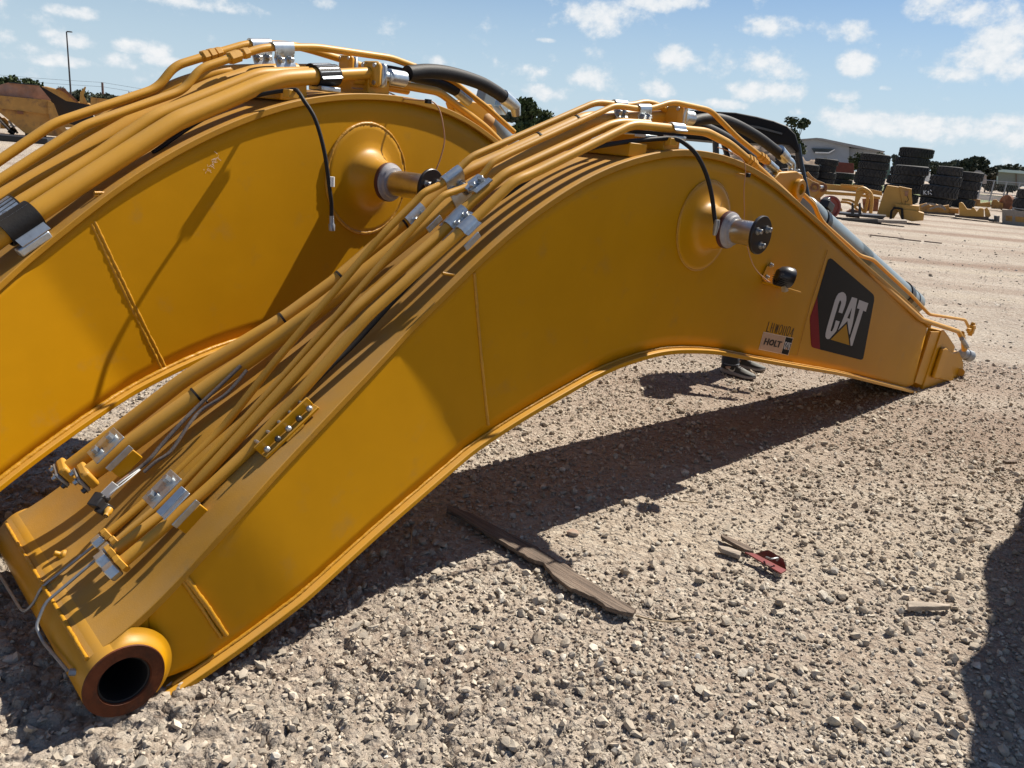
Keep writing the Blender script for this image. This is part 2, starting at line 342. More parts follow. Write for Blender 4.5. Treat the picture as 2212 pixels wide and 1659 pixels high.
def ground_mat():
    m = bpy.data.materials.new('caliche_ground'); m.use_nodes = True; n = m.node_tree.nodes; l = m.node_tree.links; b = n['Principled BSDF']
    b.inputs['Roughness'].default_value = .95; b.inputs['Specular IOR Level'].default_value = .15
    t = n.new('ShaderNodeTexCoord'); vec = t.outputs['Object']
    def noise(sc, det=6, ro=.6):
        x = n.new('ShaderNodeTexNoise'); x.inputs['Scale'].default_value = sc; x.inputs['Detail'].default_value = det; x.inputs['Roughness'].default_value = ro; l.new(vec, x.inputs['Vector']); return x.outputs['Fac']
    def mr(f, a, c, d=0, e=1):
        x = n.new('ShaderNodeMapRange'); l.new(f, x.inputs[0]); x.inputs[1].default_value = a; x.inputs[2].default_value = c; x.inputs[3].default_value = d; x.inputs[4].default_value = e; return x.outputs[0]
    def mix(f, a, c):
        x = n.new('ShaderNodeMix'); x.data_type = 'RGBA'
        for s, v in ((0, f), (6, a), (7, c)):
            if isinstance(v, tuple): x.inputs[s].default_value = (*v, 1)
            elif isinstance(v, (int, float)): x.inputs[s].default_value = v
            else: l.new(v, x.inputs[s])
        return x.outputs[2]
    def vor(sc):
        x = n.new('ShaderNodeTexVoronoi'); x.inputs['Scale'].default_value = sc; l.new(vec, x.inputs['Vector']); return x
    c = mix(mr(noise(.35, 4), .35, .68), (.345, .280, .218), (.43, .358, .285))
    c = mix(mr(noise(1.7, 6), .48, .72, 0, .55), c, (.24, .185, .15))
    c = mix(mr(noise(11, 5), .35, .75, 0, .55), c, (.44, .39, .335))
    v = vor(42); hs = n.new('ShaderNodeSeparateColor'); l.new(v.outputs['Color'], hs.inputs[0])
    c = mix(mr(hs.outputs[0], .55, 1, 0, .5), c, (.58, .52, .43))
    c = mix(mr(hs.outputs[1], .72, 1, 0, .55), c, (.17, .12, .09))
    # wheel tracks, darker damp streaks along the lane
    mp = n.new('ShaderNodeMapping'); mp.inputs['Rotation'].default_value = (0, 0, .55); mp.inputs['Scale'].default_value = (.05, .55, 1); l.new(vec, mp.inputs[0])
    tx = n.new('ShaderNodeTexNoise'); tx.inputs['Scale'].default_value = 1; tx.inputs['Detail'].default_value = 6; l.new(mp.outputs[0], tx.inputs['Vector'])
    c = mix(mr(tx.outputs['Fac'], .50, .66, 0, .75), c, (.235, .155, .11))
    c = mix(mr(tx.outputs['Fac'], .46, .32, 0, .4), c, (.50, .42, .31))
    l.new(c, b.inputs['Base Color'])
    def bump(h, st, dist, nrm=None):
        x = n.new('ShaderNodeBump'); x.inputs['Strength'].default_value = st; x.inputs['Distance'].default_value = dist; l.new(h, x.inputs['Height'])
        if nrm: l.new(nrm, x.inputs['Normal'])
        return x.outputs[0]
    b1 = bump(noise(130, 5, .7), 1.0, .008); b2 = bump(vor(60).outputs['Distance'], 1.0, -.010, b1); b3 = bump(vor(23).outputs['Distance'], .8, -.016, b2)
    b4 = bump(noise(3.2, 7, .7), .8, .06, b3)
    l.new(b4, b.inputs['Normal']); return m
M['ground'] = ground_mat()
struct(link('ground', gm, 'ground', None, 180))
# loose stones and clods
ICO = []
_p = (1 + 5 ** .5) / 2
ICOV = np.array([(-1, _p, 0), (1, _p, 0), (-1, -_p, 0), (1, -_p, 0), (0, -1, _p), (0, 1, _p), (0, -1, -_p), (0, 1, -_p), (_p, 0, -1), (_p, 0, 1), (-_p, 0, -1), (-_p, 0, 1)], float); ICOV /= np.linalg.norm(ICOV[0])
ICOF = np.array([(0, 11, 5), (0, 5, 1), (0, 1, 7), (0, 7, 10), (0, 10, 11), (1, 5, 9), (5, 11, 4), (11, 10, 2), (10, 7, 6), (7, 1, 8), (3, 9, 4), (3, 4, 2), (3, 2, 6), (3, 6, 8), (3, 8, 9), (4, 9, 5), (2, 4, 11), (6, 2, 10), (8, 6, 7), (9, 8, 1)])
def stones(name, X, Y, size, flat, cols, rough=.3, sink=.12, tilt=.5):
    n = len(X); sc = np.stack([size * rng.uniform(.75, 1.35, n), size * rng.uniform(.7, 1.1, n), size * flat], -1)
    vv = ICOV[None] * (1 + rng.uniform(-rough, rough, (n, 12, 1))) * sc[:, None]
    a = rng.uniform(0, 6.283, n); tx, ty = rng.normal(0, tilt, n), rng.normal(0, tilt, n)
    ct, st = np.cos(tx)[:, None], np.sin(tx)[:, None]; y, z = vv[..., 1] * ct - vv[..., 2] * st, vv[..., 1] * st + vv[..., 2] * ct; x = vv[..., 0]
    ct, st = np.cos(ty)[:, None], np.sin(ty)[:, None]; x, z = x * ct + z * st, -x * st + z * ct
    ct, st = np.cos(a)[:, None], np.sin(a)[:, None]; x, y = x * ct - y * st, x * st + y * ct
    gz = gheight(X, Y)
    P = np.stack([x + X[:, None], y + Y[:, None], z + (gz + size * flat * (1 - 2 * sink))[:, None]], -1).reshape(-1, 3)
    F = (ICOF[None] + (np.arange(n) * 12)[:, None, None]).reshape(-1, 3)
    me = npmesh(name, P, F); ca = me.color_attributes.new('Col', 'FLOAT_COLOR', 'POINT')
    ca.data.foreach_set('color', np.repeat(np.concatenate([cols, np.ones((n, 1))], 1), 12, 0).astype(np.float32).ravel())
    return me
def stonecols(n, pal):
    pal = np.array(pal); i = rng.integers(0, len(pal), n); return np.clip(pal[i] * rng.uniform(.75, 1.2, (n, 1)), 0, .8)
def scatter(n, y0, y1, power=1.):
    y = y0 + (y1 - y0) * rng.uniform(0, 1, n) ** power; hw = .72 * y + .35
    return rng.uniform(-1, 1, n) * hw, y
M['stone'] = mat('limestone_gravel', (.4, .35, .28), .9, attr='Col', var=.2, vscale=25, bump=.3, bscale=120, spec=.2)
PAL = [(.53, .45, .355), (.60, .53, .43), (.45, .37, .285), (.68, .62, .53), (.35, .27, .20), (.50, .42, .33), (.56, .475, .375)]
X, Y = scatter(124000, 1.35, 7.5, 1.25); m_ = mudw(X, Y); k = (rng.uniform(0, 1, len(X)) > m_ * .96) & (rng.uniform(0, 1, len(X)) < .25 + 1.5 * np.clip(fbm(X * 1.3, Y * 1.3, 3, 90) - .22, 0, 1)); X, Y = X[k], Y[k]
size = np.clip(rng.lognormal(-5.40, .58, len(X)), .0022, .02)
tag(link('gravel', stones('gravel', X, Y, size, rng.uniform(.45, .85, len(X)), stonecols(len(X), PAL)), 'stone', None, 30), 'loose beige limestone gravel strewn over the whole yard', 'gravel', kind='stuff')
X, Y = scatter(60000, 1.35, 3.6, 1.0); k = rng.uniform(0, 1, len(X)) < mudw(X, Y) * .6 * (.35 + .65 * np.clip((X + 1.1) / .8, 0, 1)); X, Y = X[k], Y[k]
size = np.clip(rng.lognormal(-5.42, .58, len(X)), .002, .02)
tag(link('mud_clods', stones('mud_clods', X, Y, size, rng.uniform(.35, .7, len(X)), stonecols(len(X), [(.54, .46, .365), (.48, .40, .315), (.59, .51, .41)]), .42, .2, .5), 'stone', None, 30), 'crumbled pale dried mud flakes by the near boom foot', 'mud', kind='stuff')
X, Y = scatter(7000, 7, 24, 1.3)
tag(link('far_gravel', stones('far_gravel', X, Y, np.clip(rng.lognormal(-4.35, .4, len(X)), .006, .04), rng.uniform(.2, .4, len(X)), stonecols(len(X), [(.52, .45, .37), (.60, .54, .46), (.46, .39, .31)])), 'stone', None, 30), 'sparser pale gravel further out across the yard lane', 'gravel', kind='stuff')
# ================================================================== excavator booms
def sp(x, s=.02): return s * np.logaddexp(0, x / s)
class Boom:
    def __init__(s, O, az, label, ub, wmain=.135, flare=.12, far=.74, ov=.014, tipu=5.95):
        s.az = R(az); s.U = V(math.sin(s.az), math.cos(s.az), 0); s.W = V(-math.cos(s.az), math.sin(s.az), 0); s.O = V(O[0], O[1], 0)
        s.ub, s.wm, s.fl, s.fw, s.ov, s.tip = ub, wmain, flare, far, ov, tipu
        s.root = thing('excavator_boom', label, 'excavator boom', s.O, math.pi / 2 - s.az, 'excavator booms lying side by side', local=True)
    def px(s, x, y, w):
        P = hit(x, y, s.O + s.W * w, s.W) - s.O; return V(P @ s.U, w, P[2])
    def loc(s, P): P = np.asarray(P) - s.O; return V(P @ s.U, P @ s.W, P[2])
    def world(s, q): return s.O + s.U * q[0] + s.W * q[1] + UP * q[2]
    def wn(s, u, z):
        sb = u - (s.ub[0] + (s.ub[1] - z) * .576); sc = u - (3.70 + (z - .56) * .19)
        return s.wm - s.fl * (sp(-sb) - sp(-sb - .93)) + .026 * sp(sc)
    def wf(s, u, z=0): return s.fw + .165 * sp(1.1 - u, .1) - .045 * sp(u - 3.2, .1)
    def sf(s, x, y, off=0.):
        w = s.wm
        for _ in range(5): q = s.px(x, y, w); w = float(s.wn(q[0], q[2])) - off
        return s.px(x, y, w)
    def profile(s, top, bot):
        def prep(L):
            P = np.array(L); t = np.linspace(P[0, 0], P[-1, 0], 500); z = np.interp(t, P[:, 0], P[:, 1]); return t, z
        def blur(t, z, k):
            ker = np.hanning(2 * k + 1); ker /= ker.sum(); zp = np.concatenate([2 * z[0] - z[k:0:-1], z, 2 * z[-1] - z[-2:-k - 2:-1]]); return np.convolve(zp, ker, 'valid')
        s.tu, s.tz = prep(top); s.tz = blur(s.tu, s.tz, 22); s.bu, s.bz = prep(bot); s.bz = blur(s.bu, s.bz, 22)
    def zt(s, u): return np.interp(u, s.tu, s.tz)
    def zb(s, u): return np.interp(u, s.bu, s.bz)
    def part(s, mb, name, m, parent=None, ang=35, bev=0): return mb.build(name, m, parent or s.root, ang, bev)
    def shell(s):
        us = np.unique(np.concatenate([np.arange(.088, s.tip, .035), s.ub[0] + np.arange(-.14, .14, .012)])); K = 15
        for side in (0, 1):
            vs = []
            for u in us:
                g = float(np.clip((u - .12) / .6, 0, 1) * np.clip((2.2 - u) / .7, 0, 1))
                for k in range(K):
                    uu = u
                    for _ in range(16):
                        z0 = max(float(s.zb(uu)) + .004, .03); z1 = float(s.zt(uu)) - .018; z = z0 + (z1 - z0) * k / (K - 1); uu = u + (s.ub[1] - z) * .576 * g
                    vs.append((uu, float(s.wn(uu, z)) + .008 if side == 0 else float(s.wf(uu)) - .008, z))
            fs = [(i * K + k, (i + 1) * K + k, (i + 1) * K + k + 1, i * K + k + 1) for i in range(len(us) - 1) for k in range(K - 1)]
            o = MB().add(vs, fs).build('side_plate', 'yplate', s.root, 50); so = o.modifiers.new('thick', 'SOLIDIFY'); so.thickness = .016; so.offset = 0
        for nm, zf, t, ov, u0, m in (('top_plate', s.zt, -.028, s.ov, -.075, 'ydust'), ('bottom_plate', s.zb, -.022, .036, .11, 'yel')):
            uu = np.arange(u0, s.tip + .02, .04); vs = []
            for u in uu:
                z = float(zf(u)); a = float(s.wn(u, z)) - ov; b = float(s.wf(u)) + ov
                for ww, zz in ((a, z), (a + (b - a) * .33, z), (a + (b - a) * .67, z), (b, z), (b, z + t), (a, z + t)): vs.append((u, ww, zz))
            n = len(uu); fs = [(i * 6 + k, i * 6 + (k + 1) % 6, (i + 1) * 6 + (k + 1) % 6, (i + 1) * 6 + k) for i in range(n - 1) for k in range(6)] + [tuple(range(6))[::-1], tuple((n - 1) * 6 + k for k in range(6))]
            s.part(MB().add(vs, fs), nm, m, bev=.003)
    def bead(s, pts, r=.008, wob=.13, name='weld_bead', m='weld', parent=None):
        r *= .68; wob = min(wob, .16)
        P = np.array([np.asarray(p, float) for p in pts]); L = np.concatenate([[0], np.cumsum(np.linalg.norm(np.diff(P, axis=0), axis=1))])
        n = max(6, int(L[-1] / .009)); t = np.linspace(0, L[-1], n); Q = np.stack([np.interp(t, L, P[:, k]) for k in range(3)], -1) + rng.normal(0, r * .06, (n, 3))
        rr = r * (1 + wob * (np.convolve(rng.uniform(-1, 1, n + 4), np.ones(5) / 3, 'valid') + .18 * np.sin(t * 420)))
        return s.part(MB().tube(Q, rr, 7), name, m, parent, 80)
    def lipweld(s, r=.009):
        uu = np.arange(.14, s.tip - .05, .02); s.bead([(u, float(s.wn(u, float(s.zb(u)))) - .003, float(s.zb(u)) + .003) for u in uu], r)
    def tubes(s, pts, wfun, r, name, m='ytube', fr=.045, n=14, parent=None):
        P = []
        for i, p in enumerate(pts):
            if len(p) == 3 and p[2] is not None: w_ = p[2]
            else: w_ = wfun(s.px(p[0], p[1], wfun(1.))[0])
            P.append(s.px(p[0], p[1], w_))
        o = s.part(MB().tube(fillet(P, fr, 6), r, n), name, m, parent, 60); return o, P
    def ring(s, P, t, r, name='cable_tie', m='rubber', parent=None, wid=.008):
        P = np.asarray(P); t = unit(t); return s.part(MB().lathe([(r * .9, -wid / 2), (r * 1.1, -wid / 2), (r * 1.1, wid / 2), (r * .9, wid / 2)], P, t, 18), name, m, parent)
    def saddle(s, P, t, r, L=.07, fl=.03, name='tube_clamp', up=UP, bolts=(-1, 1), side=0, liner=False):
        P = np.asarray(P, float); t = unit(t); up = unit(up - t * (up @ t)); b = np.cross(t, up); h = L / 2; th = .004
        prof = [(-r - fl, -.2 * r)] + [(-math.cos(a) * (r + th), max(-.2 * r, math.sin(a) * (r + th))) for a in np.linspace(0, math.pi, 9)] + [(r + fl, -.2 * r)]
        prof2 = [(-r - fl, -.2 * r - th)] + [(-math.cos(a) * r, max(-.2 * r - th, math.sin(a) * r)) for a in np.linspace(0, math.pi, 9)] + [(r + fl, -.2 * r - th)]
        ring = [P + b * x + up * z - t * h for x, z in prof] + [P + b * x + up * z - t * h for x, z in prof2[::-1]]
        n = len(prof); vs = ring + [p + t * L for p in ring]; fs = []
        for i in range(n - 1):
            a, c, d, e = i, i + 1, 2 * n - 2 - i, 2 * n - 1 - i
            fs += [(a, c, d, e), tuple(q + 2 * n for q in (e, d, c, a)), (a, a + 2 * n, c + 2 * n, c), (e, d, d + 2 * n, e + 2 * n)]
        fs += [(0, 2 * n - 1, 4 * n - 1, 2 * n), (n - 1, 3 * n - 1, 3 * n, n)]
        o = s.part(MB().add(vs, fs), name, 'zinc', ang=40)
        for k in bolts:
            bb = MB().hexbolt(P + t * k * h * .5 + b * (r + fl * .5) * (1 if side >= 0 else -1) - up * .2 * r, up, .011, .016); s.part(bb, 'bolt', 'bolt', o)
        if liner:
            s.part(MB().lathe([(r * .96, -h * 1.12), (r * 1.10, -h * 1.12), (r * 1.10, h * 1.12), (r * .96, h * 1.12)], P, t, 20), 'rubber_liner', 'rubber', o)
        return o
    def zclamp(s, Pt, Pb, t, rt, rb, L=.075, vert=None):
        """plate clamp: saddle over the thin raised tube, web with two bolts, saddle over the thick tube"""
        Pt, Pb = np.asarray(Pt, float), np.asarray(Pb, float); t = unit(t); d = Pt - Pb; d = unit(d - t * (d @ t)); b = np.cross(t, d)
        if b[1] > 0: b = -b
        h = L / 2; th = .006; D = float((Pt - Pb) @ d); prof = []
        for a in np.linspace(1.2 * math.pi, .0, 9): prof.append((math.cos(a) * (rt + th), D + math.sin(a) * (rt + th)))
        prof += [(rt + th, D - rt * 1.2), (rt * .9, D * .62), (rb * .75, D * .45), (rb + th, rb * .6), (rb + th, -rb * .3)]
        pin = []
        for x, z in prof: pin.append((x - th * (1 if x > 0 else -1), z - (th if z > D else 0)))
        ring = [Pb + b * x + d * z - t * h for x, z in prof] + [Pb + b * x + d * z - t * h for x, z in pin[::-1]]
        n = len(prof); vs = ring + [p + t * L for p in ring]; fs = []
        for i in range(n - 1):
            a, c, dd, e = i, i + 1, 2 * n - 2 - i, 2 * n - 1 - i
            fs += [(a, c, dd, e), tuple(q + 2 * n for q in (e, dd, c, a)), (a, a + 2 * n, c + 2 * n, c), (e, dd, dd + 2 * n, e + 2 * n)]
        fs += [(0, 2 * n - 1, 4 * n - 1, 2 * n), (n - 1, 3 * n - 1, 3 * n, n)]
        o = s.part(MB().add(vs, fs), 'plate_clamp', 'zinc', ang=40)
        for k in (-1, 1): s.part(MB().hexbolt(Pb + d * D * .56 + b * rt * 1.0 + t * k * h * .5, b, .0125, .02), 'bolt', 'bolt', o)
        return o
    def nut(s, P, t, r, L, name='hex_fitting', m='ytube', parent=None):
        P = np.asarray(P); t = unit(t); return s.part(MB().tube([P - t * L / 2, P - t * L * .4, P + t * L * .4, P + t * L / 2], [r * .86, r, r, r * .86], 6), name, m, parent, 30, )
    def foot(s, r=.107, rb=.067):
        w0, w1 = -.03, .985
        prof = [(rb, -.0005), (r * .985, 0), (r, .004), (r * 1.0, .035), (r * 1.03, .06), (r * 1.06, .08)]
        s.part(MB().lathe([(r, .0045), (r, .035), (r * 1.0, .06), (r * 1.0, .09), (r, .12), (r, w1)], (0, w0, r), (0, 1, 0), 48), 'foot_boss', 'yel', ang=50)
        vs = []; an = np.linspace(R(-48), R(112), 40); pf = [(1.0, .006), (1.03, .0085), (1.07, .016), (1.12, .026), (1.20, .034), (1.30, .038)]
        for f_, h_ in pf:
            for t_ in an:
                zz = r + r * f_ * math.sin(t_); uu = r * f_ * math.cos(t_); zz = min(zz, float(s.zt(uu)) - .004); vs.append((uu, w0 + h_, zz))
        na = len(an); s.part(MB().add(vs, [(i * na + k, i * na + k + 1, (i + 1) * na + k + 1, (i + 1) * na + k) for i in range(len(pf) - 1) for k in range(na - 1)]), 'boss_collar', 'yel', ang=60)
        s.part(MB().lathe([(r, .0045), (r * .985, 0), (rb * 1.06, 0), (rb * 1.03, .004), (rb, .006)], (0, w0, r), (0, 1, 0), 48), 'boss_ring_face', 'rustface', ang=30)
        s.part(MB().lathe([(rb, .004), (rb, .22), (0.001, .22)], (0, w0, r), (0, 1, 0), 40), 'boss_bore', 'hole')
        s.part(MB().lathe([(rb * 1.03, .010), (rb * 1.0, .008), (rb * .94, .010), (rb * .94, .05)], (0, w0, r), (0, 1, 0), 40), 'bushing', 'hole')
        s.bead([(-.078, float(s.wn(0, .2)) - .01 + k * (1.0 * s.wf(0) + .01 - float(s.wn(0, .2))) / 30, float(s.zt(-.075)) - .001) for k in range(31)], .009, .12)
        w9 = float(s.wn(.05, .2)) + .005; arc = [(.099 * math.cos(a), r + .099 * math.sin(a)) for a in np.linspace(1.9, -.55, 16)]
        s.part(MB().prism([(x, w9, z) for x, z in [(.092, float(s.zb(.12)) + .004), (.092, float(s.zt(.092)) - .015), (.0, float(s.zt(0)) - .015), (-.05, float(s.zt(-.05)) - .012)] + arc], (0, .016, 0)), 'foot_cheek', 'yplate')
        s.part(MB().prism([(-.02, .05, .19), (-.02, .05, .12), (-.09, .05, .08), (-.085, .05, .15), (-.05, .05, .2)], (0, .87, 0)), 'foot_cross_plate', 'yel', bev=.008)
    def pinset(s, C, rf, rp, Lc, Lp, rcap, flat=False):
        """cast flange, seal, bright pin and black end cap on the near side (C = flange centre on the plate), twin on the far side"""
        for side in (-1, 1):
            c = np.asarray(C, float).copy()
            if side > 0: c[1] = float(s.wf(c[0]))
            ax = V(0, side, 0)
            prof = [(rf, -.004), (rf, .004), (rf * .97, .010), (rf * .9, .011), (rf * .72, .013), (rf * .60, .017), (rf * .53, .026), (rf * .47, .045), (rp * 1.75, .082), (rp * 1.58, Lc * .75), (rp * 1.50, Lc), (rp * .9, Lc)]
            fl = s.part(MB().lathe(prof, c, ax, 56), 'pin_boss_flange', 'yel', ang=60)
            if side < 0:
                a = np.linspace(0, 2 * math.pi, 60); s.bead([c + V(math.cos(t) * rf * 1.0, -.003, math.sin(t) * rf * 1.0) for t in a], .007 if flat else .013, .3, parent=fl)
            s.part(MB().lathe([(rp * 1.50, Lc - .018), (rp * 1.54, Lc - .012), (rp * 1.54, Lc + .004), (rp * 1.4, Lc + .010)], c, ax, 40), 'seal_ring', 'maroon', fl)
            s.part(MB().lathe([(rp * 1.48, Lc + .004), (rp * 1.46, Lc + .013), (rp * 1.25, Lc + .020), (rp * 1.2, Lc + .032), (rp * .98, Lc + .036)], c, ax, 40), 'pin_seal', 'seal', fl)
            s.part(MB().lathe([(rp, 0), (rp, Lc + Lp)], c, ax, 40), 'boom_pin', 'chrome', fl)
            e = c + ax * (Lc + Lp); cp = s.part(MB().lathe([(.001, 0), (rcap, 0), (rcap * 1.0, .010), (rcap * .97, .0125), (.001, .0125)], e, ax, 40), 'pin_cap', 'black', s.root, 30)
            for k in range(3):
                t = (75 + k * 120) if side < 0 else k * 120
                q = e + ax * .0125 + rcap * .52 * V(math.cos(R(t - 40)), 0, math.sin(R(t - 40))); s.part(MB().hexbolt(q, ax, .0115, .02), 'bolt', 'bolt', cp)

# ---- the near boom
NB = Boom(G(270, 1472, .107) + V(-math.cos(R(46)), math.sin(R(46)), 0) * .03, 46, 'yellow excavator boom in front, its foot boss with an open bore nearest the camera', (1.03, .94))
topx = [(300,1340),(403,1228),(469,1141),(576,1030),(701,897),(870,720),(980,606),(1094,498),(1180,433),(1263,381),(1354,342),(1458,319),(1537,327),(1602,348),(1670,389),(1771,480),(1857,561),(1967,657),(2009,702)]
botx = [(353,1491),(469,1416),(691,1244),(784,1158),(993,980),(1063,928),(1152,874),(1230,830),(1300,790),(1390,760),(1440,750),(1534,752),(1640,773),(1809,802),(1971,843),(1992,846)]
def prof_of(B, L): return [tuple(B.sf(x, y)[[0, 2]]) for x, y in L]
NB.profile([(-.08, .185), (-.03, .21)] + prof_of(NB, topx), prof_of(NB, botx)); NB.tip = 6.0
NB.shell(); NB.foot(); NB.lipweld()
Q = lambda x, y: NB.sf(x, y, .004)
Qw = lambda x, y: NB.sf(x, y, .001)
NB.bead([Qw(1024, 590), Qw(1033, 700), Qw(1042, 800), Qw(1054, 918)], .009)
NB.bead([Q(399, 1245), Q(440, 1300), Q(489, 1372)], .013); NB.bead([Q(392, 1250), Q(431, 1306), Q(478, 1378)], .008)
NB.bead([Q(1788, 540), Q(1750, 660), Q(1722, 768)], .0025, .1)
NB.bead([NB.px(*p, .16) for p in ((955, 590), (975, 593), (992, 597))], .008)
cpin = NB.sf(1520, 488); NB.pinset(cpin, .205, .054, .135, .155, .084, True)
FT = {}
def T(key, pts, w0, w1, r, u1=1.5, **k):
    f = lambda u: w0 + (w1 - w0) * min(1, max(0, u / u1)); FT[key] = NB.tubes(pts, f, r, 'hydraulic_tube', **k)[1]
T('A', [(231,1155),(353,1051),(476,931),(599,775),(826,507),(899,434),(915,416),(961,395),(990,366),(1019,338),(1094,306),(1287,221),(1323,225),(1362,228),(1393,220),(1420,226),(1470,258)], .42, .40, .0135)
T('B', [(250,1172),(375,1067),(520,915),(646,775),(870,517),(941,439),(959,421),(998,408),(1031,392),(1062,353),(1076,344),(1094,335),(1326,229),(1345,230),(1375,235),(1406,235),(1451,220),(1534,238),(1594,298),(1642,336),(1688,376),(1758,441),(1768,466),(1780,484),(1857,552),(1886,561),(1967,636),(2007,679),(2085,691),(2092,706)], .33, .30, .0125, fr=.05)
T('C', [(243,1195),(390,1083),(515,946),(762,673),(951,507),(1018,437),(1062,401),(1091,375),(1320,269),(1344,265),(1400,268)], .27, .24, .0185)
T('D', [(262,1217),(437,1067),(541,970),(791,686),(1003,494),(1112,390),(1151,375),(1365,269),(1448,277),(1526,285),(1576,311),(1622,350),(1690,412),(1771,492),(1857,571),(1990,690),(2070,716),(2082,738)], .2, .17, .0185)
def wP1(u): return float(np.interp(u, [0, .5, .9, 1.6], [.72, .64, .56, .54]))
def wP2(u): return float(np.interp(u, [0, .5, .9, 1.6], [.61, .55, .47, .42]))
FT['P1'] = NB.tubes([(150,1012),(403,816),(611,691),(735,600),(870,484),(895,463),(1002,373),(1094,332),(1261,255),(1330,250),(1410,248)], wP1, .027, 'hydraulic_tube')[1]
FT['P2'] = NB.tubes([(195,1022),(425,855),(616,720),(700,660),(900,500),(1048,387),(1094,363),(1276,264),(1318,260),(1440,252)], wP2, .030, 'hydraulic_tube')[1]
def along(P, x, B=NB):
    """point and tangent on a tube path nearest to photo column x"""
    best = None
    for i in range(len(P) - 1):
        for t in np.linspace(0, 1, 21):
            q = P[i] * (1 - t) + P[i + 1] * t; d = B.world(q) - CAM; xx = CW / 2 + CF * (d @ XI) / (d @ FW)
            if best is None or abs(xx - x) < best[0]: best = (abs(xx - x), q, unit(P[i + 1] - P[i]))
    return best[1], best[2]
for key, x, r in (('P1', 735, .027), ('P1', 612, .027), ('P2', 428, .030), ('P1', 1165, .027), ('P1', 1243, .027), ('P1', 868, .027)):
    q, t = along(FT[key], x); NB.ring(q, t, r)
NB.part(MB().tube([along(FT['P2'], 432)[0] + V(0, -.03, -.01), along(FT['P2'], 432)[0] + V(.0, -.05, -.02)], .004, 6), 'cable_tie', 'rubber')
# clamps over the tubes
slope = unit(V(-.65, 0, .76))
for (kt, kb, x, xb) in (('A', 'P2', 978, 985), ('B', 'C', 1033, 1050)):
    qt, tt = along(FT[kt], x); qb, tb = along(FT[kb], x + 14); NB.zclamp(qt, qb, tb, .0145, .022 if kb == 'C' else .03, .085)
q, t = along(FT['P1'], 893); NB.saddle(q, t, .03, .09, .03, up=slope)
q, t = along(FT['C'], 985); NB.saddle(q, t, .022, .09, .035, up=slope); q, t = along(FT['D'], 1006); NB.saddle(q, t, .021, .07, .02, up=slope, bolts=())
for x, y, wv in ((930, 470, .36), (962, 492, .3), (1012, 507, .12)):
    a = NB.px(x, y, wv); NB.part(MB().box(a - slope * .03, (.075, .006, .022), (np.cross(V(0, 1, 0), slope), V(0, 1, 0), slope)), 'bracket_web', 'zinc', bev=.001)
# foot clamps
fs_ = unit(V(1, 0, .86)); fu = unit(V(-.86, 0, 1))
def footclamp(x, y, h, wid, L, nb, name='clamp_plate', trough=False):
    n = fu; P0 = V(.197, 0, float(NB.zt(.197))) + n * h; Pw = NB.world(P0); nwv = NB.U * n[0] + UP * n[2]
    c = NB.loc(hit(x, y, Pw, nwv)); ax = (fs_, V(0, 1, 0), fu); mb = MB()
    if trough:
        for dw, dz, tl in ((-wid * .36, .0, -.5), (0, -.007, 0), (wid * .36, .0, .5)): mb.box(c + V(0, dw, 0) + fu * dz, (L, wid * .42, .005), (fs_, unit(V(0, 1, 0) + fu * tl * .9), unit(fu - V(0, 1, 0) * tl * .9)))
    else: mb.box(c, (L, wid, .006), ax)
    o = NB.part(mb, name, 'zinc', bev=.0015)
    for k in range(nb): NB.part(MB().hexbolt(c + fs_ * (k - .5) * L * .52 + fu * .003 + V(0, .0, 0), fu, .0125, .018), 'bolt', 'bolt', o)
    return c
footclamp(350, 1056, .085, .085, .115, 2); footclamp(376, 1088, .075, .055, .10, 0, 'clamp_trough', True)
c = footclamp(228, 962, .185, .10, .11, 2)
for x, y, h in ((402, 1110, .05), (258, 990, .15)):
    P0 = V(.197, 0, float(NB.zt(.197))) + fu * h; cc = NB.loc(hit(x, y, NB.world(P0), NB.U * fu[0] + UP * fu[2]))
    NB.part(MB().box(cc, (.095, .006, .02), (fs_, V(0, 1, 0), fu)), 'clamp_edge', 'zinc', bev=.001)
    NB.part(MB().box(cc - fu * .035 + V(0, .012, 0), (.09, .018, .045), (fs_, V(0, 1, 0), fu)), 'clamp_block', 'yel', bev=.003)
# hex fittings at the lower ends and the thin grey grease lines
for key, r, m2 in (('A', .02, 'zinc'), ('B', .02, 'zinc'), ('C', .027, 'zinc'), ('D', .027, 'zinc')):
    P = FT[key]; t = unit(P[0] - P[1]); NB.nut(P[0] + t * .0, t, r * 1.1, .018, m='ytube'); NB.nut(P[0] + t * .03, t, r, .034, 'end_cap_nut', m2)
pa = FT['A'][0]; ta = unit(FT['A'][0] - FT['A'][1]); pc = FT['B'][0]
top0 = float(NB.zt(-.02))
NB.part(MB().tube(fillet([pa + ta * .04, NB.px(88, 1270, .44), NB.px(75, 1300, .45), NB.px(56, 1321, .46), NB.px(46, 1318, .5), NB.px(0, 1243, .75), NB.px(-20, 1210, .82)], .05), .0048, 8), 'grease_line', 'zincdull', ang=60)
NB.part(MB().tube(fillet([pc + ta * .045, NB.px(97, 1303, .33), NB.px(84, 1335, .32), NB.px(78, 1353, .31), NB.px(92, 1385, .28), NB.px(145, 1448, .06)], .05), .0048, 8), 'grease_line', 'zincdull', ang=60)
e = NB.px(150, 1452, .05); NB.part(MB().tube([e, e + V(.02, -.012, -.002)], .010, 6), 'line_nut', 'zincdull')
pp = NB.loc(hit(138, 1200, NB.world(V(.02, 0, float(NB.zt(.02)))), NB.U * fu[0] + UP * fu[2])); NB.part(MB().lathe([(.001, .03), (.007, .03), (.0085, .026), (.0085, .014), (.016, .008), (.018, 0)], pp, unit(fu + V(-.7, .3, 0)), 16), 'grease_port', 'yel')
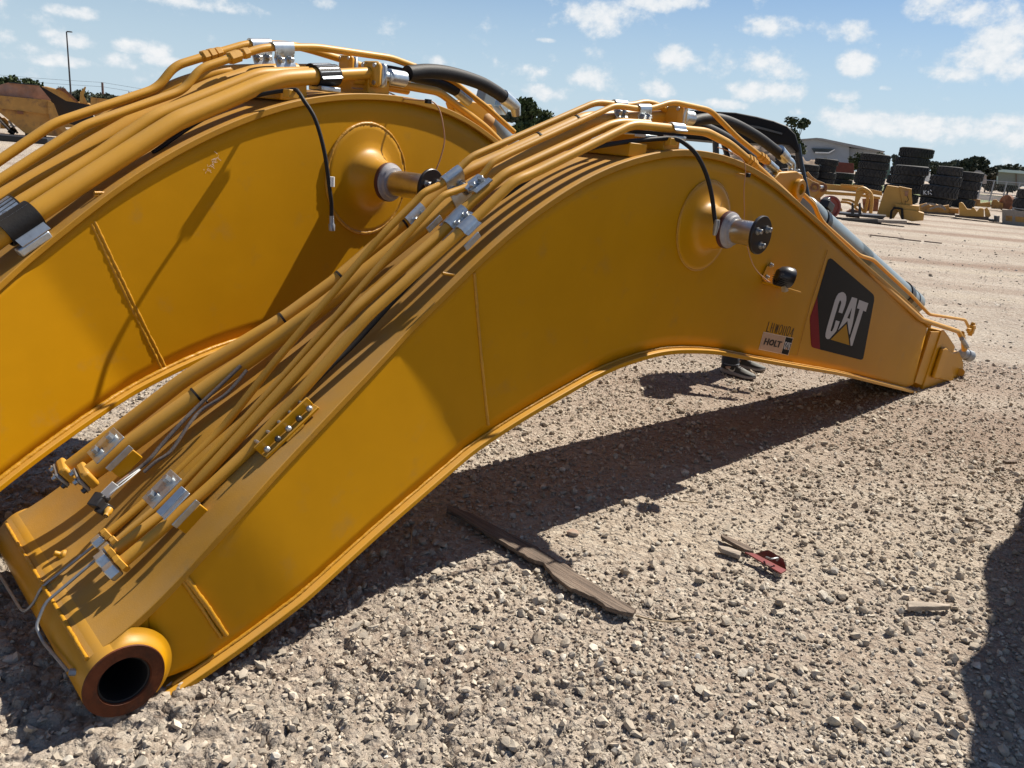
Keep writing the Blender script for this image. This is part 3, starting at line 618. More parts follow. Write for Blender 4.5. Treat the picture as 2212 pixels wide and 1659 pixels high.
# far pair end flanges
for key, col in (('P1', 'ytube'), ('P2', 'ytube')):
    P = FT[key]; t = unit(P[0] - P[1]); b_ = unit(np.cross(t, UP)); u_ = np.cross(b_, t); q = P[0] + t * .01
    o = NB.part(MB().box(q, (.03, .10, .062), (t, b_, u_)), 'end_flange', 'ytube', bev=.008); NB.part(MB().box(q + t * .022, (.012, .10, .058), (t, b_, u_)), 'blank_plate', 'zincdull', o, bev=.006)
    for i in (-1, 1):
        for j in (-1, 1): NB.part(MB().hexbolt(q + t * .028 + b_ * .036 * i + u_ * .02 * j, t, .009, .012), 'bolt', 'boltd' if j < 0 else 'bolt', o)
# wiring: braided sleeves with a connector hanging by the flanges
W1 = [NB.px(*p, w_) for p, w_ in (((520, 790), .5), ((470, 838), .5), ((425, 880), .5), ((395, 910), .49), ((350, 960), .48), ((325, 990), .47), ((300, 1012), .47), ((262, 1040), .46), ((238, 1062), .45))]
NB.part(MB().tube(smooth(W1, 60), .0065, 10), 'braided_sleeve', 'sleeve', ang=70); NB.part(MB().tube(smooth([p + V(.012, -.02, -.012) * (1 + .4 * math.sin(i * 2)) for i, p in enumerate(W1[:-2])], 60), .006, 10), 'braided_sleeve', 'sleeve', ang=70)
for k in range(3): NB.part(MB().tube(smooth([W1[-3] + V(0, -.006 * k, 0), W1[-2] + V(.004 * k, -.01 * k, .006), W1[-1] + V(0, -.012 * (k - 1), 0), NB.px(222, 1075 + 3 * k, .45)], 16), .0022, 6), 'harness_wire', 'tag' if k else 'cable', ang=70)
a = NB.px(238, 1058, .44); NB.part(MB().box(a, (.045, .002, .03), (fs_, unit(V(.2, 1, .3)), fu)), 'paper_tag', 'tag')
a = NB.px(214, 1082, .45); o = NB.part(MB().box(a, (.05, .035, .03), (unit(V(.7, .5, .5)), V(-.5, .7, 0), fu)), 'plug', 'black', bev=.004); NB.part(MB().box(NB.px(225, 1100, .43), (.04, .03, .028), (unit(V(.9, .3, .5)), V(-.3, .9, 0), fu)), 'plug', 'black', bev=.004)
NB.part(MB().lathe([(.012, 0), (.012, .014), (.008, .02), (.008, .03)], NB.px(236, 1100, .42), V(-.4, -.5, -.2), 14), 'plug_nozzle', 'ytube')
# angle bracket with studs beside the tubes
b0, b1 = NB.loc(hit(577, 992, NB.world(V(.48, 0, float(NB.zt(.48)))), NB.U * fu[0] + UP * fu[2])), NB.loc(hit(690, 882, NB.world(V(.6, 0, float(NB.zt(.6)))), NB.U * fu[0] + UP * fu[2]))
t = unit(b1 - b0); L = np.linalg.norm(b1 - b0); nn = fu; bb = unit(np.cross(nn, t)); bb = -bb if bb[1] > 0 else bb
mid = (b0 + b1) / 2
o = NB.part(MB().box(mid + nn * .006 - bb * .012, (L, .034, .010), (t, bb, nn)).box(mid + nn * .027 - bb * .029, (L, .008, .034), (t, bb, nn)), 'angle_bracket', 'yel', bev=.002)
for k in range(5):
    q = b0 + t * L * (.1 + .2 * k) + nn * .012; NB.part(MB().lathe([(.001, .017), (.007, .015), (.0105, .009), (.0105, .004), (.006, 0)], q - bb * .010, nn, 14), 'stud_ball', 'bolt' if k % 2 == 0 else 'boltd', o)
    q2 = q - bb * .034 + nn * .018; NB.part(MB().cyl(q2, q2 - bb * .05, .0055, n=8), 'stud_rod', 'bolt', o)
    if k in (0, 1): NB.part(MB().cyl(q2 - bb * .10, q2 - bb * .15, .005, n=8), 'stud_rod', 'bolt', o)
NB.bead([b0 + t * L * (.35 + .03 * k) + bb * .006 for k in range(12)], .006, .4)
# long black hose over the crown down to the pin
hz_ = [NB.px(*p, w_) for p, w_ in (((655, 850), .222), ((700, 805), .228), ((770, 738), .232), ((850, 650), .225), ((950, 545), .21), ((1020, 470), .20), ((1094, 420), .195), ((1180, 362), .19), ((1260, 325), .18), ((1340, 308), .17), ((1420, 300), .15), ((1458, 300), .12), ((1482, 312), .08), ((1505, 335), .05), ((1525, 375), .03), ((1537, 420), .015), ((1543, 465), .0), ((1547, 490), -.015))]
NB.part(MB().tube(smooth(hz_, 110), .0095, 10), 'grease_hose', 'rubber', ang=70); NB.part(MB().tube([hz_[-1] + V(0, 0, .03), hz_[-1], hz_[-1] + V(.012, .01, -.035)], [.012, .013, .009], 10), 'hose_end', 'zincdull')
NB.part(MB().box(NB.px(1450, 306, .13), (.05, .03, .03)), 'hose_clip', 'ytube', bev=.003)
NB.part(MB().tube(smooth([NB.px(*p, w_) for p, w_ in (((1188, 330), .3), ((1250, 298), .3), ((1300, 278), .29), ((1322, 268), .28))], 24), .008, 8), 'black_hose', 'rubber', ang=70)
# thin brown cable to the work lamp
cb = [NB.px(*p, w_) for p, w_ in (((1550, 318), .2), ((1575, 327), .16), ((1600, 342), .10), ((1609, 355), .085), ((1610, 378), .08), ((1607, 410), .08), ((1608, 460), .085), ((1606, 488), .08), ((1614, 530), .07), ((1622, 560), .07), ((1635, 585), .06), ((1655, 604), .05), ((1664, 610), .03))]
NB.part(MB().tube(smooth(cb, 70), .0026, 6), 'lamp_cable', 'cable', ang=70)
a = Q(1602, 377); NB.part(MB().cyl(Q(1590, 374), a + V(0, -.03, 0), .003, n=8), 'cable_stub', 'yel'); NB.part(MB().box(a + V(.0, -.035, 0), (.022, .018, .02)), 'cable_clip', 'rubber', bev=.004)
# work lamp on its bracket
la = Q(1662, 572); lb = Q(1653, 598)
br = NB.part(MB().prism([Q(1655, 575) + V(0, -.001, 0), Q(1666, 573) + V(0, -.001, 0), Q(1672, 600) + V(0, -.001, 0), Q(1650, 608) + V(0, -.001, 0), Q(1644, 600) + V(0, -.001, 0)], (0, -.006, 0)).prism([Q(1646, 607), Q(1690, 620), Q(1692, 624), Q(1646, 612)], (0, -.11, -.004)), 'lamp_bracket', 'yel', bev=.002)
for q in (la, lb): NB.part(MB().hexbolt(q + V(0, -.008, 0), (0, -1, 0), .009, .014), 'bolt', 'bolt', br)
lc = NB.px(1697, 598, -.02); ax = unit(V(.6, -.5, -.15))
lamp = NB.part(MB().lathe([(.001, -.05), (.028, -.048), (.045, -.03), (.052, -.005), (.052, .028), (.049, .033), (.001, .033)], lc, ax, 32), 'work_lamp', 'black', ang=40)
a_ = unit(np.cross(ax, UP)); b_ = np.cross(ax, a_)
for k in range(14):
    t_ = math.pi * (.05 + .9 * k / 13); d_ = math.cos(t_) * a_ + math.sin(t_) * b_; NB.part(MB().box(lc - ax * .02 + d_ * .046, (.05, .003, .016), (ax, np.cross(ax, d_), d_)), 'cooling_fin', 'black', lamp)
NB.part(MB().prism([lc + V(-.03, .0, -.03), lc + V(.0, 0, -.045), lc + V(.018, 0, -.07), lc + V(-.012, 0, -.075)], (0, -.02, 0)), 'lamp_foot', 'zinc', lamp)
# crown of the near boom: plate clamps, flange blocks, hoses
for (kt, kb, x) in (('A', 'P2', 1338), ('B', 'C', 1390)):
    qt, tt = along(FT[kt], x); qb, tb = along(FT[kb], min(x, 1395)); NB.zclamp(qt, V(qt[0], qt[1] + .012, qb[2]), tt, .0145, .028, .075)
q, t = along(FT['D'], 1462); NB.saddle(q, t, .021, .085, .012, bolts=()); NB.part(MB().box(q + V(.0, .0, -.035), (.085, .06, .012)), 'clamp_base', 'zinc', bev=.002)
q, t = along(FT['C'], 1398); NB.part(MB().box(q + V(-.02, -.02, -.05), (.08, .06, .012)), 'clamp_base', 'zinc', bev=.002)
for u_, w_ in ((2.12, .3), (2.34, .3)): NB.part(MB().box((u_, w_, float(NB.zt(u_)) + .02), (.11, .3, .055)), 'clamp_pedestal', 'yel', bev=.004)
def flangeblock(B, P, t, s=1., par=None):
    t = unit(t); b = unit(np.cross(t, UP)); u = np.cross(b, t)
    o = B.part(MB().box(P, (.035 * s, .10 * s, .10 * s), (t, b, u)), 'flange_block', 'ytube', bev=.016 * s)
    B.part(MB().box(P + t * .035 * s, (.03 * s, .098 * s, .095 * s), (t, b, u)), 'split_flange', 'zinc', o, bev=.015 * s)
    for i in (-1, 1):
        for j in (-1, 1): B.part(MB().cyl(P - t * .019 * s + (b * i + u * j) * .033 * s, P - t * .014 * s + (b * i + u * j) * .033 * s, .009 * s, n=12), 'flange_bolt', 'bolt', o)
    return o
for x, y, wv in ((1418, 250, .5), (1455, 251, .36)):
    P = NB.px(x, y, wv); flangeblock(NB, P, V(1, 0, .02)); f0 = P + V(.05, 0, .0)
    NB.part(MB().lathe([(.026, 0), (.026, .02), (.034, .025), (.034, .085), (.03, .09)], f0, V(1, 0, 0), 24), 'hose_ferrule', 'zinc')
hA = [NB.px(*p, .36) for p in ((1490, 265), (1515, 258), (1550, 257), (1590, 270), (1635, 295), (1665, 317), (1690, 337))]
NB.part(MB().tube(smooth(hA, 70), .027, 18), 'pressure_hose', 'rubber', ang=70)
hB = [NB.px(*p, .5) for p in ((1450, 262), (1480, 262), (1520, 275), (1570, 300), (1615, 335), (1640, 352))]
NB.part(MB().tube(smooth(hB, 60), .028, 16), 'pressure_hose', 'rubber', ang=70)
e0, e1, e2, e3 = (NB.px(*p, .36) for p in ((1682, 326), (1697, 342), (1711, 352), (1709, 372)))
NB.part(MB().tube([e0, e1], [.034, .031], 20), 'hose_ferrule', 'zinc'); NB.part(MB().tube(fillet([e1, e2, e3], .06, 8), .021, 16), 'hose_elbow', 'zinc')
NB.part(MB().box(e3 + V(0, 0, -.012), (.11, .075, .03)).cyl(e3 + V(-.04, -.02, .0), e3 + V(-.04, -.02, .02), .011, n=6).cyl(e3 + V(.04, -.02, .0), e3 + V(.04, -.02, .02), .011, n=6), 'port_flange', 'zincdull', bev=.006)
# unions on the crown tubes
for key, x, r in (('B', 1646, .021), ('D', 1619, .026)):
    q, t = along(FT[key], x)
    for k in range(3): NB.nut(q + t * (.03 * k - .02), t, r * (1 if k != 1 else 1.12), .024, 'union_nut')
q, t = along(FT['B'], 1668); NB.part(MB().tube([q - t * .05, q + t * .05], .019, 16), 'tube_sleeve', 'zinc'); NB.part(MB().box(q + V(-.02, .01, -.05), (.10, .014, .09), (t, V(0, 1, 0), np.cross(t, V(0, 1, 0)))), 'clamp_web', 'zinc', bev=.004)
for k in (-1, 1): NB.part(MB().hexbolt(q + V(-.02, 0, -.045) + t * .03 * k, (0, -1, 0), .011, .016), 'bolt', 'bolt')
# stick cylinder with its lugs
c0, c1 = NB.px(1722, 440, .42), NB.px(1972, 655, .42); ct = unit(c1 - c0); cu = np.cross(ct, V(0, 1, 0)); cu = cu if cu[2] > 0 else -cu
cyl = NB.part(MB().lathe([(.001, 0), (.078, 0), (.085, .01), (.085, .16), (.07, .165), (.07, .24), (.085, .245), (.085, 1.0)], c0 + ct * .1, ct, 40), 'stick_cylinder', 'grey', ang=40)
Lc_ = float(np.linalg.norm(c1 - c0)); NB.part(MB().lathe([(.085, .9), (.085, Lc_ - .12), (.092, Lc_ - .115), (.092, Lc_), (.08, Lc_ + .006), (.001, Lc_ + .006)], c0, ct, 40), 'cylinder_head', 'grey', cyl, ang=40)
NB.part(MB().lathe([(.0865, Lc_ - .33), (.095, Lc_ - .328), (.095, Lc_ - .24), (.0865, Lc_ - .238)], c0, ct, 40), 'cylinder_band', 'black', cyl, ang=40)
NB.part(MB().lathe([(.066, .27), (.09, .272), (.09, .335), (.066, .337)], c0, ct, 32).box(c0 + ct * .3 + cu * .1 + V(0, -.03, 0), (.09, .06, .05), (ct, V(0, 1, 0), cu)).box(c0 + ct * .29 + cu * .13 + V(0, -.02, 0), (.04, .04, .03), (unit(ct + cu), V(0, 1, 0), unit(cu - ct))), 'rod_clamp', 'black', cyl, bev=.006)
NB.part(MB().lathe([(.038, Lc_), (.038, Lc_ + .12)], c0, ct, 24), 'cylinder_rod', 'chrome', cyl)
for wv in (.27, .57):
    ring = [NB.px(*p, wv) for p in ((1668, 395), (1685, 373), (1722, 370), (1734, 378), (1740, 405), (1736, 425), (1728, 440), (1722, 470), (1690, 450))]
    lg = NB.part(MB().prism(ring, (0, .04, 0)), 'cylinder_lug', 'yel', bev=.006); q = NB.px(1722, 408, wv); NB.part(MB().lathe([(.055, 0), (.055, .02), (.05, .026), (.03, .026), (.03, .012), (.001, .012)], q, (0, -1, 0), 28), 'lug_boss', 'yel', lg)
# tip casting
tp = lambda x, y, wv: NB.px(1958.5 + .1319 * x, 645.2 + .1319 * y, wv)
wt = float(NB.wn(5.9, .3))
lug = [(575, 520), (620, 515), (690, 610), (800, 785), (770, 890), (870, 870), (935, 1050), (930, 1150), (870, 1290), (800, 1385), (660, 1385), (380, 1530), (255, 1490)]
for k, wv in enumerate((wt - .012, .52)):
    lo = NB.part(MB().prism([tp(x, y, wt - .012) + V(0, wv - wt + .012, 0) for x, y in lug], (0, .11, 0)), 'tip_lug', 'yel', bev=.008)
    if k == 0:
        pad = NB.part(MB().prism([tp(x, y, wt - .03) for x, y in ((640, 825), (690, 820), (775, 900), (735, 1080), (790, 1380), (500, 1310))], (0, .03, 0)), 'lug_pad', 'yel', lo, bev=.012)
        NB.part(MB().prism([tp(x, y, wt - .045) for x, y in ((600, 830), (655, 800), (690, 830), (560, 1290), (500, 1320), (450, 1290))], (0, .03, 0)), 'lug_rib', 'yel', lo, bev=.012)
        NB.part(MB().tube([tp(885, 1205, wt - .03), tp(885, 1205, wt + .02)], .032, 24), 'tip_pin_boss', 'yel', lo); NB.part(MB().tube([tp(888, 1215, wt - .032), tp(888, 1215, wt - .02)], .014, 16), 'grease_hole', 'hole', lo)
NB.part(MB().lathe([(.10, 0), (.10, .26)], tp(640, 640, .28) + V(0, 0, -.10), (0, 1, 0), 32), 'rod_eye', 'grey', ang=40)
NB.part(MB().prism([tp(405, 540, wt - .0012), tp(560, 540, wt - .0012), tp(270, 1430, wt - .0012), tp(130, 1370, wt - .0012)], (0, .012, 0)), 'tip_cover_plate', 'yel', bev=.004)
NB.bead([tp(400, 540, wt - .004), tp(270, 950, wt - .004), tp(132, 1370, wt - .004)], .004, .2)
q = tp(930, 900, .2); NB.part(MB().lathe([(.001, -.02), (.04, -.02), (.043, 0), (.043, .03), (.05, .035), (.05, .1), (.046, .104), (.034, .104), (.034, .09), (.001, .09)], q, unit(V(.85, -.3, -.25)), 28), 'tip_fitting', 'zincdull', ang=40)
NB.part(MB().tube([tp(910, 560, .17), tp(930, 700, .18), tp(945, 830, .19)], [.018, .02, .024], 14), 'tip_hose_neck', 'ytube'); NB.part(MB().tube([tp(900, 650, .15), tp(990, 790, .16)], .02, 6), 'hex_fitting', 'zincdull')
q = tp(1060, 500, .3); NB.part(MB().box(q, (.05, .05, .08)).tube([q + V(0, 0, .04), q + V(.01, 0, .06)], .02, 6).tube([q + V(.03, 0, 0), q + V(.06, 0, .01)], .022, 6).tube([q, q + V(0, 0, -.06)], .02, 12).box(q + V(-.05, .0, .0), (.08, .03, .03)), 'valve_fitting', 'ytube', bev=.005)
# ---- lettering on the near side plate
def decal(B, polys, name, m, off, conv, parent=None):
    from mathutils.geometry import tessellate_polygon
    mb = MB()
    for p in polys:
        P = [B.sf(*conv(x, y), off) for x, y in p]; tri = tessellate_polygon([[Vector((q[0], q[2], 0)) for q in P]]); mb.add(P, [tuple(t) for t in tri])
    o = mb.build(name, m, parent or B.root, None); return o
def stroke(pts, wd, closed=False):
    P = [np.array(p, float) for p in pts]; out = []; n = len(P)
    for i in range(n if closed else n - 1):
        a, b = P[i], P[(i + 1) % n]; d = unit(b - a); nrm = np.array([-d[1], d[0]]) * wd / 2; e = d * wd * .3
        out.append([tuple(a - e + nrm), tuple(b + e + nrm), tuple(b + e - nrm), tuple(a - e - nrm)])
    return out
cv = lambda x, y: (1739.6 + .1389 * x, 553 + .1389 * y)
bd = decal(NB, [[(185,630),(340,100),(350,70),(365,50),(390,35),(420,48),(1040,580),(1062,605),(1072,640),(1072,690),(905,1580),(890,1608),(860,1615),(230,1455)]], 'logo_decal', 'dblack', .0012, cv)
decal(NB, [[(185,630),(192,760),(230,1455),(120,1425),(100,1410),(92,1385),(85,1300),(70,1000),(80,930)]], 'logo_red_panel', 'dred', .0012, cv, bd)
decal(NB, [[(575,893),(515,875),(560,730),(555,700),(545,690),(530,705),(515,745),(400,1130),(392,1160),(402,1175),(420,1165),(445,1110),(475,1000),(535,1018),(500,1120),(480,1170),(375,1290),(345,1293),(325,1280),(312,1250),(315,1200),(340,1100),(460,690),(490,620),(520,580),(570,560),(600,568),(625,592),(638,630),(638,690),(620,770)],
  [(725,638),(808,662),(735,1060),(690,1225),(680,1200),(655,1010),(640,1025),(510,1155),(560,1040)], [(840,682),(980,735),(942,868),(900,850),(730,1397),(705,1395),(695,1290),(845,825),(802,812)]], 'logo_letters', 'white', .0020, cv, bd)
decal(NB, [[(727,800),(652,965),(692,978)]], 'letter_counter', 'dblack', .0027, cv, bd); decal(NB, [[(638,1060),(395,1300),(688,1388)]], 'logo_triangle', 'dyel', .0020, cv, bd)
cv = lambda x, y: (1624.4 + .05208 * x, 685.5 + .05208 * y)
ser = stroke([(710,185),(600,580),(690,595)],30)+stroke([(855,230),(755,610)],30)+stroke([(940,255),(835,635)],30)+stroke([(800,430),(890,450)],24)+stroke([(1020,280),(945,640),(1080,300),(1005,660),(1130,310)],24)
ser += stroke([(1250,312),(1278,350),(1262,450),(1212,620),(1160,692),(1120,680),(1113,600),(1150,450),(1200,340)],26,True)+stroke([(1360,360),(1260,725)],30)+stroke([(1445,380),(1340,750)],30)
ser += stroke([(1560,385),(1595,410),(1585,500),(1530,690),(1480,765),(1440,750),(1440,670),(1475,520),(1520,410)],26,True)+stroke([(1740,450),(1640,815)],28)+stroke([(1740,450),(1595,690),(1695,702)],24)
decal(NB, ser, 'stencilled_serial', 'ink', .0012, cv)
st = decal(NB, [[(480,600),(1715,855),(1505,1580),(275,1330)]], 'dealer_sticker', 'creaml', .0014, cv)
decal(NB, [[(490,625),(1390,812),(1205,1495),(297,1312)]], 'sticker_field', 'cream', .0021, cv, st); decal(NB, [[(1415,815),(1700,880),(1495,1560),(1220,1500)]], 'sticker_panel', 'dblack', .0021, cv, st)
decal(NB, stroke([(588,875),(500,1110)],62)+stroke([(715,900),(630,1135)],62)+stroke([(560,1000),(660,1022)],55)+stroke([(835,955),(888,962),(898,1030),(862,1110),(800,1148),(742,1125),(735,1060),(772,985)],62,True)+stroke([(1000,965),(918,1190),(1010,1208)],58)+stroke([(1075,1000),(1245,1032)],58)+stroke([(1160,1015),(1085,1235)],62), 'sticker_letters', 'ink', .0028, cv, st)
decal(NB, stroke([(1438,1060),(1430,1022),(1398,1030),(1330,1280),(1350,1310),(1380,1250)],34)+stroke([(1500,1045),(1400,1230)],36)+stroke([(1510,1045),(1490,1240)],30)+stroke([(1550,1065),(1620,1080)],36)+stroke([(1585,1075),(1510,1345)],38), 'sticker_logo', 'white', .0028, cv, st); decal(NB, [[(1445,1225),(1365,1330),(1490,1345)]], 'sticker_logo_triangle', 'cream', .0030, cv, st)

# ---- the far boom
_d = 3.8; _r = ray(793, 387); _P = CAM + _r * _d / (_r @ FW); _a = R(34.8)
FB = Boom(_P - V(math.sin(_a), math.cos(_a), 0) * 2.75 - V(-math.cos(_a), math.sin(_a), 0) * .115, 34.8, 'larger yellow excavator boom behind, with scratched side and a broad cast pin flange', (1.0, .9), ov=.018)
q0, q1 = FB.px(90, 570, .09), FB.px(235, 850, .09); FB.ub = (float(q0[0]), float(q0[2]))
ftop = [(0,612),(60,560),(130,505),(200,443),(300,372),(400,312),(500,264),(600,227),(700,205),(800,200),(900,210),(990,240),(1060,285),(1110,330)]
fbot = [(0,1046),(100,969),(200,899),(300,834),(360,804),(430,769),(520,737)]
def prof2(L): return [(float(q[0]), float(q[2])) for q in (FB.sf(x, y, .03) for x, y in L)]
pt, pb = prof2(ftop), prof2(fbot)
FB.profile([(-.05, .20), (.2, .30), (.6, .60)] + pt + [(4.7, 1.18), (5.5, .82), (6.2, .52)], [(.12, .0), (.5, .07)] + pb + [(2.7, .74), (3.3, .68), (4.4, .46), (5.95, .06)]); FB.tip = 6.05
FB.shell(); FB.foot(); FB.lipweld(.013)
Q2 = lambda x, y: FB.sf(x, y, -.0045)
FB.bead([Q2(203, 478), Q2(280, 640), Q2(358, 796)], .011); FB.bead([Q2(196, 482), Q2(273, 644), Q2(350, 800)], .011)
FB.bead([FB.px(*p, .15) for p in ((203, 416), (225, 417), (248, 420))], .009); FB.bead([FB.px(*p, .15) for p in ((203, 422), (225, 424), (243, 427))], .007)
cp2 = FB.sf(793, 387); FB.pinset(cp2, .255, .058, .15, .255, .086)
F2 = {}
def TF(key, pts, w0, w1, r, u0=1., u1=2.2, **k):
    f = lambda u: w0 + (w1 - w0) * min(1, max(0, (u - u0) / (u1 - u0))); F2[key] = FB.tubes(pts, f, r, 'hydraulic_tube', **k)[1]
TF('FA', [(-260,520),(0,346),(117,266),(339,191),(378,142),(443,122),(534,95),(581,95),(633,98),(673,108),(773,139),(900,190)], .5, .5, .0175)
TF('FB', [(-260,560),(0,388),(177,273),(396,195),(432,148),(530,115),(568,103),(601,102),(684,102),(844,125),(973,172),(1048,229),(1110,285)], .34, .34, .0165)
TF('F1', [(-260,570),(0,404),(187,289),(240,250),(391,180),(469,156),(520,152),(700,150)], .56, .52, .027)
TF('F2', [(-260,600),(0,432),(208,310),(292,262),(461,185),(552,156),(640,152)], .42, .40, .033)
TF('F3', [(-260,640),(-120,550),(27,450),(208,339),(333,252),(461,200),(560,160),(610,158),(700,156)], .30, .28, .026)
TF('F4', [(-260,680),(-60,548),(73,462),(208,373),(354,279),(385,260),(461,228),(560,185),(607,170),(690,164),(712,163)], .19, .17, .036)
TF('F5', [(705,163),(796,158)], .17, .17, .027)
TF('F6', [(760,172),(836,178),(948,198),(1048,275),(1100,328)], .2, .2, .021)
TF('F7', [(660,172),(790,180),(880,196)], .45, .45, .021)
for key, x0, r in (('FA', 443, .024), ('FB', 500, .024)):
    for k, dx in enumerate((0, 12, 30)):
        q, t = along(F2[key], x0 + dx, FB); FB.nut(q, t, r * (1.12 if k < 2 else 1), .03, 'union_nut')
for kt, kb, x in (('FA', 'F2', 566), ('FB', 'F3', 615)):
    qt, tt = along(F2[kt], x, FB); qb, tb = along(F2[kb], x, FB); FB.zclamp(qt, V(qt[0], qt[1] + .012, qb[2]), tt, .019, .034, .105)
q, t = along(F2['F4'], 702, FB); FB.saddle(q, t, .042, .11, .012, bolts=(), liner=True); FB.part(MB().box(q - V(0, .0, .055), (.11, .09, .02)), 'clamp_base', 'zinc', bev=.004)
q, t = along(F2['F3'], 690, FB); FB.saddle(q, t, .036, .10, .012, bolts=(), liner=True)
q, t = along(F2['F4'], 40, FB); FB.saddle(q, t, .046, .11, .035, up=unit(V(-.6, -.45, .7)), liner=True, bolts=(0,), side=-1); FB.part(MB().box(q + V(.02, -.05, -.06), (.12, .035, .03), (t, V(0, 1, 0), np.cross(t, V(0, 1, 0)))), 'clamp_base', 'zinc', bev=.006)
q, t = along(F2['F3'], 8, FB); FB.saddle(q, t, .036, .11, .02, up=unit(V(-.6, -.45, .7)), liner=True, bolts=())
for u_, w_ in ((2.35, .3), (2.85, .3)): FB.part(MB().box((u_, w_, float(FB.zt(u_)) + .03), (.14, .28, .075)), 'clamp_pedestal', 'yel', bev=.004)
P = FB.px(802, 160, .17); flangeblock(FB, P, V(1, 0, -.02), 1.15)
FB.part(MB().lathe([(.024, 0), (.024, .05), (.034, .055), (.038, .06), (.038, .16), (.034, .165)], P + V(.055, 0, 0), V(1, 0, 0), 24), 'hose_ferrule', 'zinc')
P_ = FB.px(748, 140, .42); flangeblock(FB, P_, V(1, 0, -.02), .9)
hh = [FB.px(*p, .17 + .04 * i / 5) for i, p in enumerate(((880, 158), (925, 154), (976, 160), (1034, 178), (1068, 196), (1088, 210)))]
FB.part(MB().tube(smooth(hh, 60), .036, 20), 'pressure_hose', 'rubber', ang=70)
a, b = hh[-1], FB.px(1113, 230, .22); FB.part(MB().tube([a - (b - a) * .1, a + (b - a) * .8, b, b + V(.02, 0, -.05)], [.040, .036, .034, .026], 20), 'hose_ferrule', 'zinc')
hh = [FB.px(*p, .36) for p in ((800, 150), (850, 156), (905, 168), (950, 180), (985, 196))]; FB.part(MB().tube(smooth(hh, 40), .030, 16), 'pressure_hose', 'rubber', ang=70)
a, b = hh[-1], FB.px(1012, 218, .36); FB.part(MB().tube([a, b], .031, 18), 'hose_ferrule', 'zinc')
# hoist lug and cylinder head behind the crown
ring = [FB.px(*p, .42) for p in ((975, 222), (1000, 216), (1062, 226), (1070, 240), (1075, 300), (1020, 300), (985, 250))]
lg = FB.part(MB().prism(ring, (0, .05, 0)), 'cylinder_lug', 'yel', bev=.006)
c0 = FB.px(1050, 262, .5); c1 = FB.px(1180, 420, .5); FB.part(MB().lathe([(.001, -.09), (.07, -.09), (.085, -.06), (.085, 1.2)], c0, unit(c1 - c0), 32), 'stick_cylinder', 'grey', ang=40)
FB.part(MB().lathe([(.001, -.10), (.06, -.10), (.075, -.07), (.078, .04)], FB.px(1040, 262, .48), unit(V(.8, -.3, -.5)), 28), 'cylinder_cap', 'yold', ang=50)
FB.part(MB().box(FB.px(1050, 210, .5), (.12, .07, .14), (unit(V(1, 0, -.3)), V(0, 1, 0), unit(V(.3, 0, 1)))), 'port_block', 'grey', bev=.01); FB.part(MB().box(FB.px(1082, 225, .5), (.10, .08, .10), (unit(V(1, 0, -.6)), V(0, 1, 0), unit(V(.6, 0, 1)))), 'port_block', 'zinc', bev=.012)
# hanging grease hose and thin cable
hz_ = [FB.px(*p, w_) for p, w_ in (((330, 330), .2), ((430, 262), .19), ((518, 220), .17), ((570, 203), .14), ((633, 194), .05), ((645, 200), .01), ((655, 215), -.02), ((681, 258), -.07), ((701, 330), -.11), ((713, 416), -.13), ((716, 440), -.132))]
FB.part(MB().tube(smooth(hz_, 90), .0085, 10), 'grease_hose', 'rubber', ang=70)
a, b, c = hz_[-1], FB.px(716, 466, -.132), FB.px(717, 498, -.132); FB.part(MB().tube([hz_[-1] + V(0, 0, .11), hz_[-1] + V(0, 0, .07)], .0115, 10), 'hose_label', 'tag'); FB.part(MB().tube([a, b], .0085, 10), 'hose_tail', 'rubber'); FB.part(MB().tube([b, b * .5 + c * .5, b * .4 + c * .6, c], [.010, .010, .014, .013], 10), 'hose_end', 'zincdull')
FB.part(MB().box(FB.px(628, 203, .06), (.05, .04, .035)), 'hose_clip', 'ytube', bev=.004)
cb = [FB.px(*p, w_) for p, w_ in (((760, 190), .2), ((827, 196), .18), ((870, 212), .12), ((925, 218), .05), ((940, 224), .03), ((950, 240), .015), ((957, 270), .0), ((960, 305), .0), ((952, 340), .0), ((942, 367), .0))]
FB.part(MB().tube(smooth(cb, 60), .0036, 6), 'thin_cable', 'cable', ang=70); FB.part(MB().box(FB.px(925, 219, .05), (.03, .02, .02)), 'cable_clip', 'rubber')
# a scrawl scratched through the paint
scr = []
for k in range(26):
    t_ = k / 25; x0, y0 = 445 + 26 * t_ + rng.normal(0, 3), 372 - 34 * t_ + rng.normal(0, 3.5); scr += stroke([(x0, y0), (x0 + rng.normal(0, 5), y0 + rng.normal(0, 4))], .7)
decal(FB, scr, 'scratch_mark', 'creaml', .0012, lambda x, y: (x, y))
# ================================================================== background yard
class Spot:
    """a standing place in the yard: ground point under photo column x with foot row y; shapes are laid out on an upright plane there"""
    def __init__(s, x, y=None, depth=None, z=0.):
        if y is None:
            d = ray(x, 500); h = unit(V(d[0], d[1], 0)); s.P = V(*(h * depth)[:2], 0)
        else: s.P = G(x, y, z); s.P[2] = 0
        s.d = float(np.hypot(s.P[0], s.P[1])); s.n = unit(V(s.P[0], s.P[1], 0)); s.r = V(s.n[1], -s.n[0], 0)
    def p(s, x, y, back=0.): return hit(x, y, s.P + s.n * back, s.n)
    def ring(s, pts, back=0., conv=None): return [s.p(*(conv(*q) if conv else q), back) for q in pts]
    def slab(s, mb, pts, thick, back=0., conv=None): return mb.prism(s.ring(pts, back, conv), s.n * thick)
z4 = lambda x, y: (1635.9 + .26042 * x, 230.4 + .26042 * y)
z7 = lambda x, y: (1601.4 + .16146 * x, 299.5 + .16146 * y)
zl = lambda x, y: (.14583 * x, 172.8 + .14583 * y)
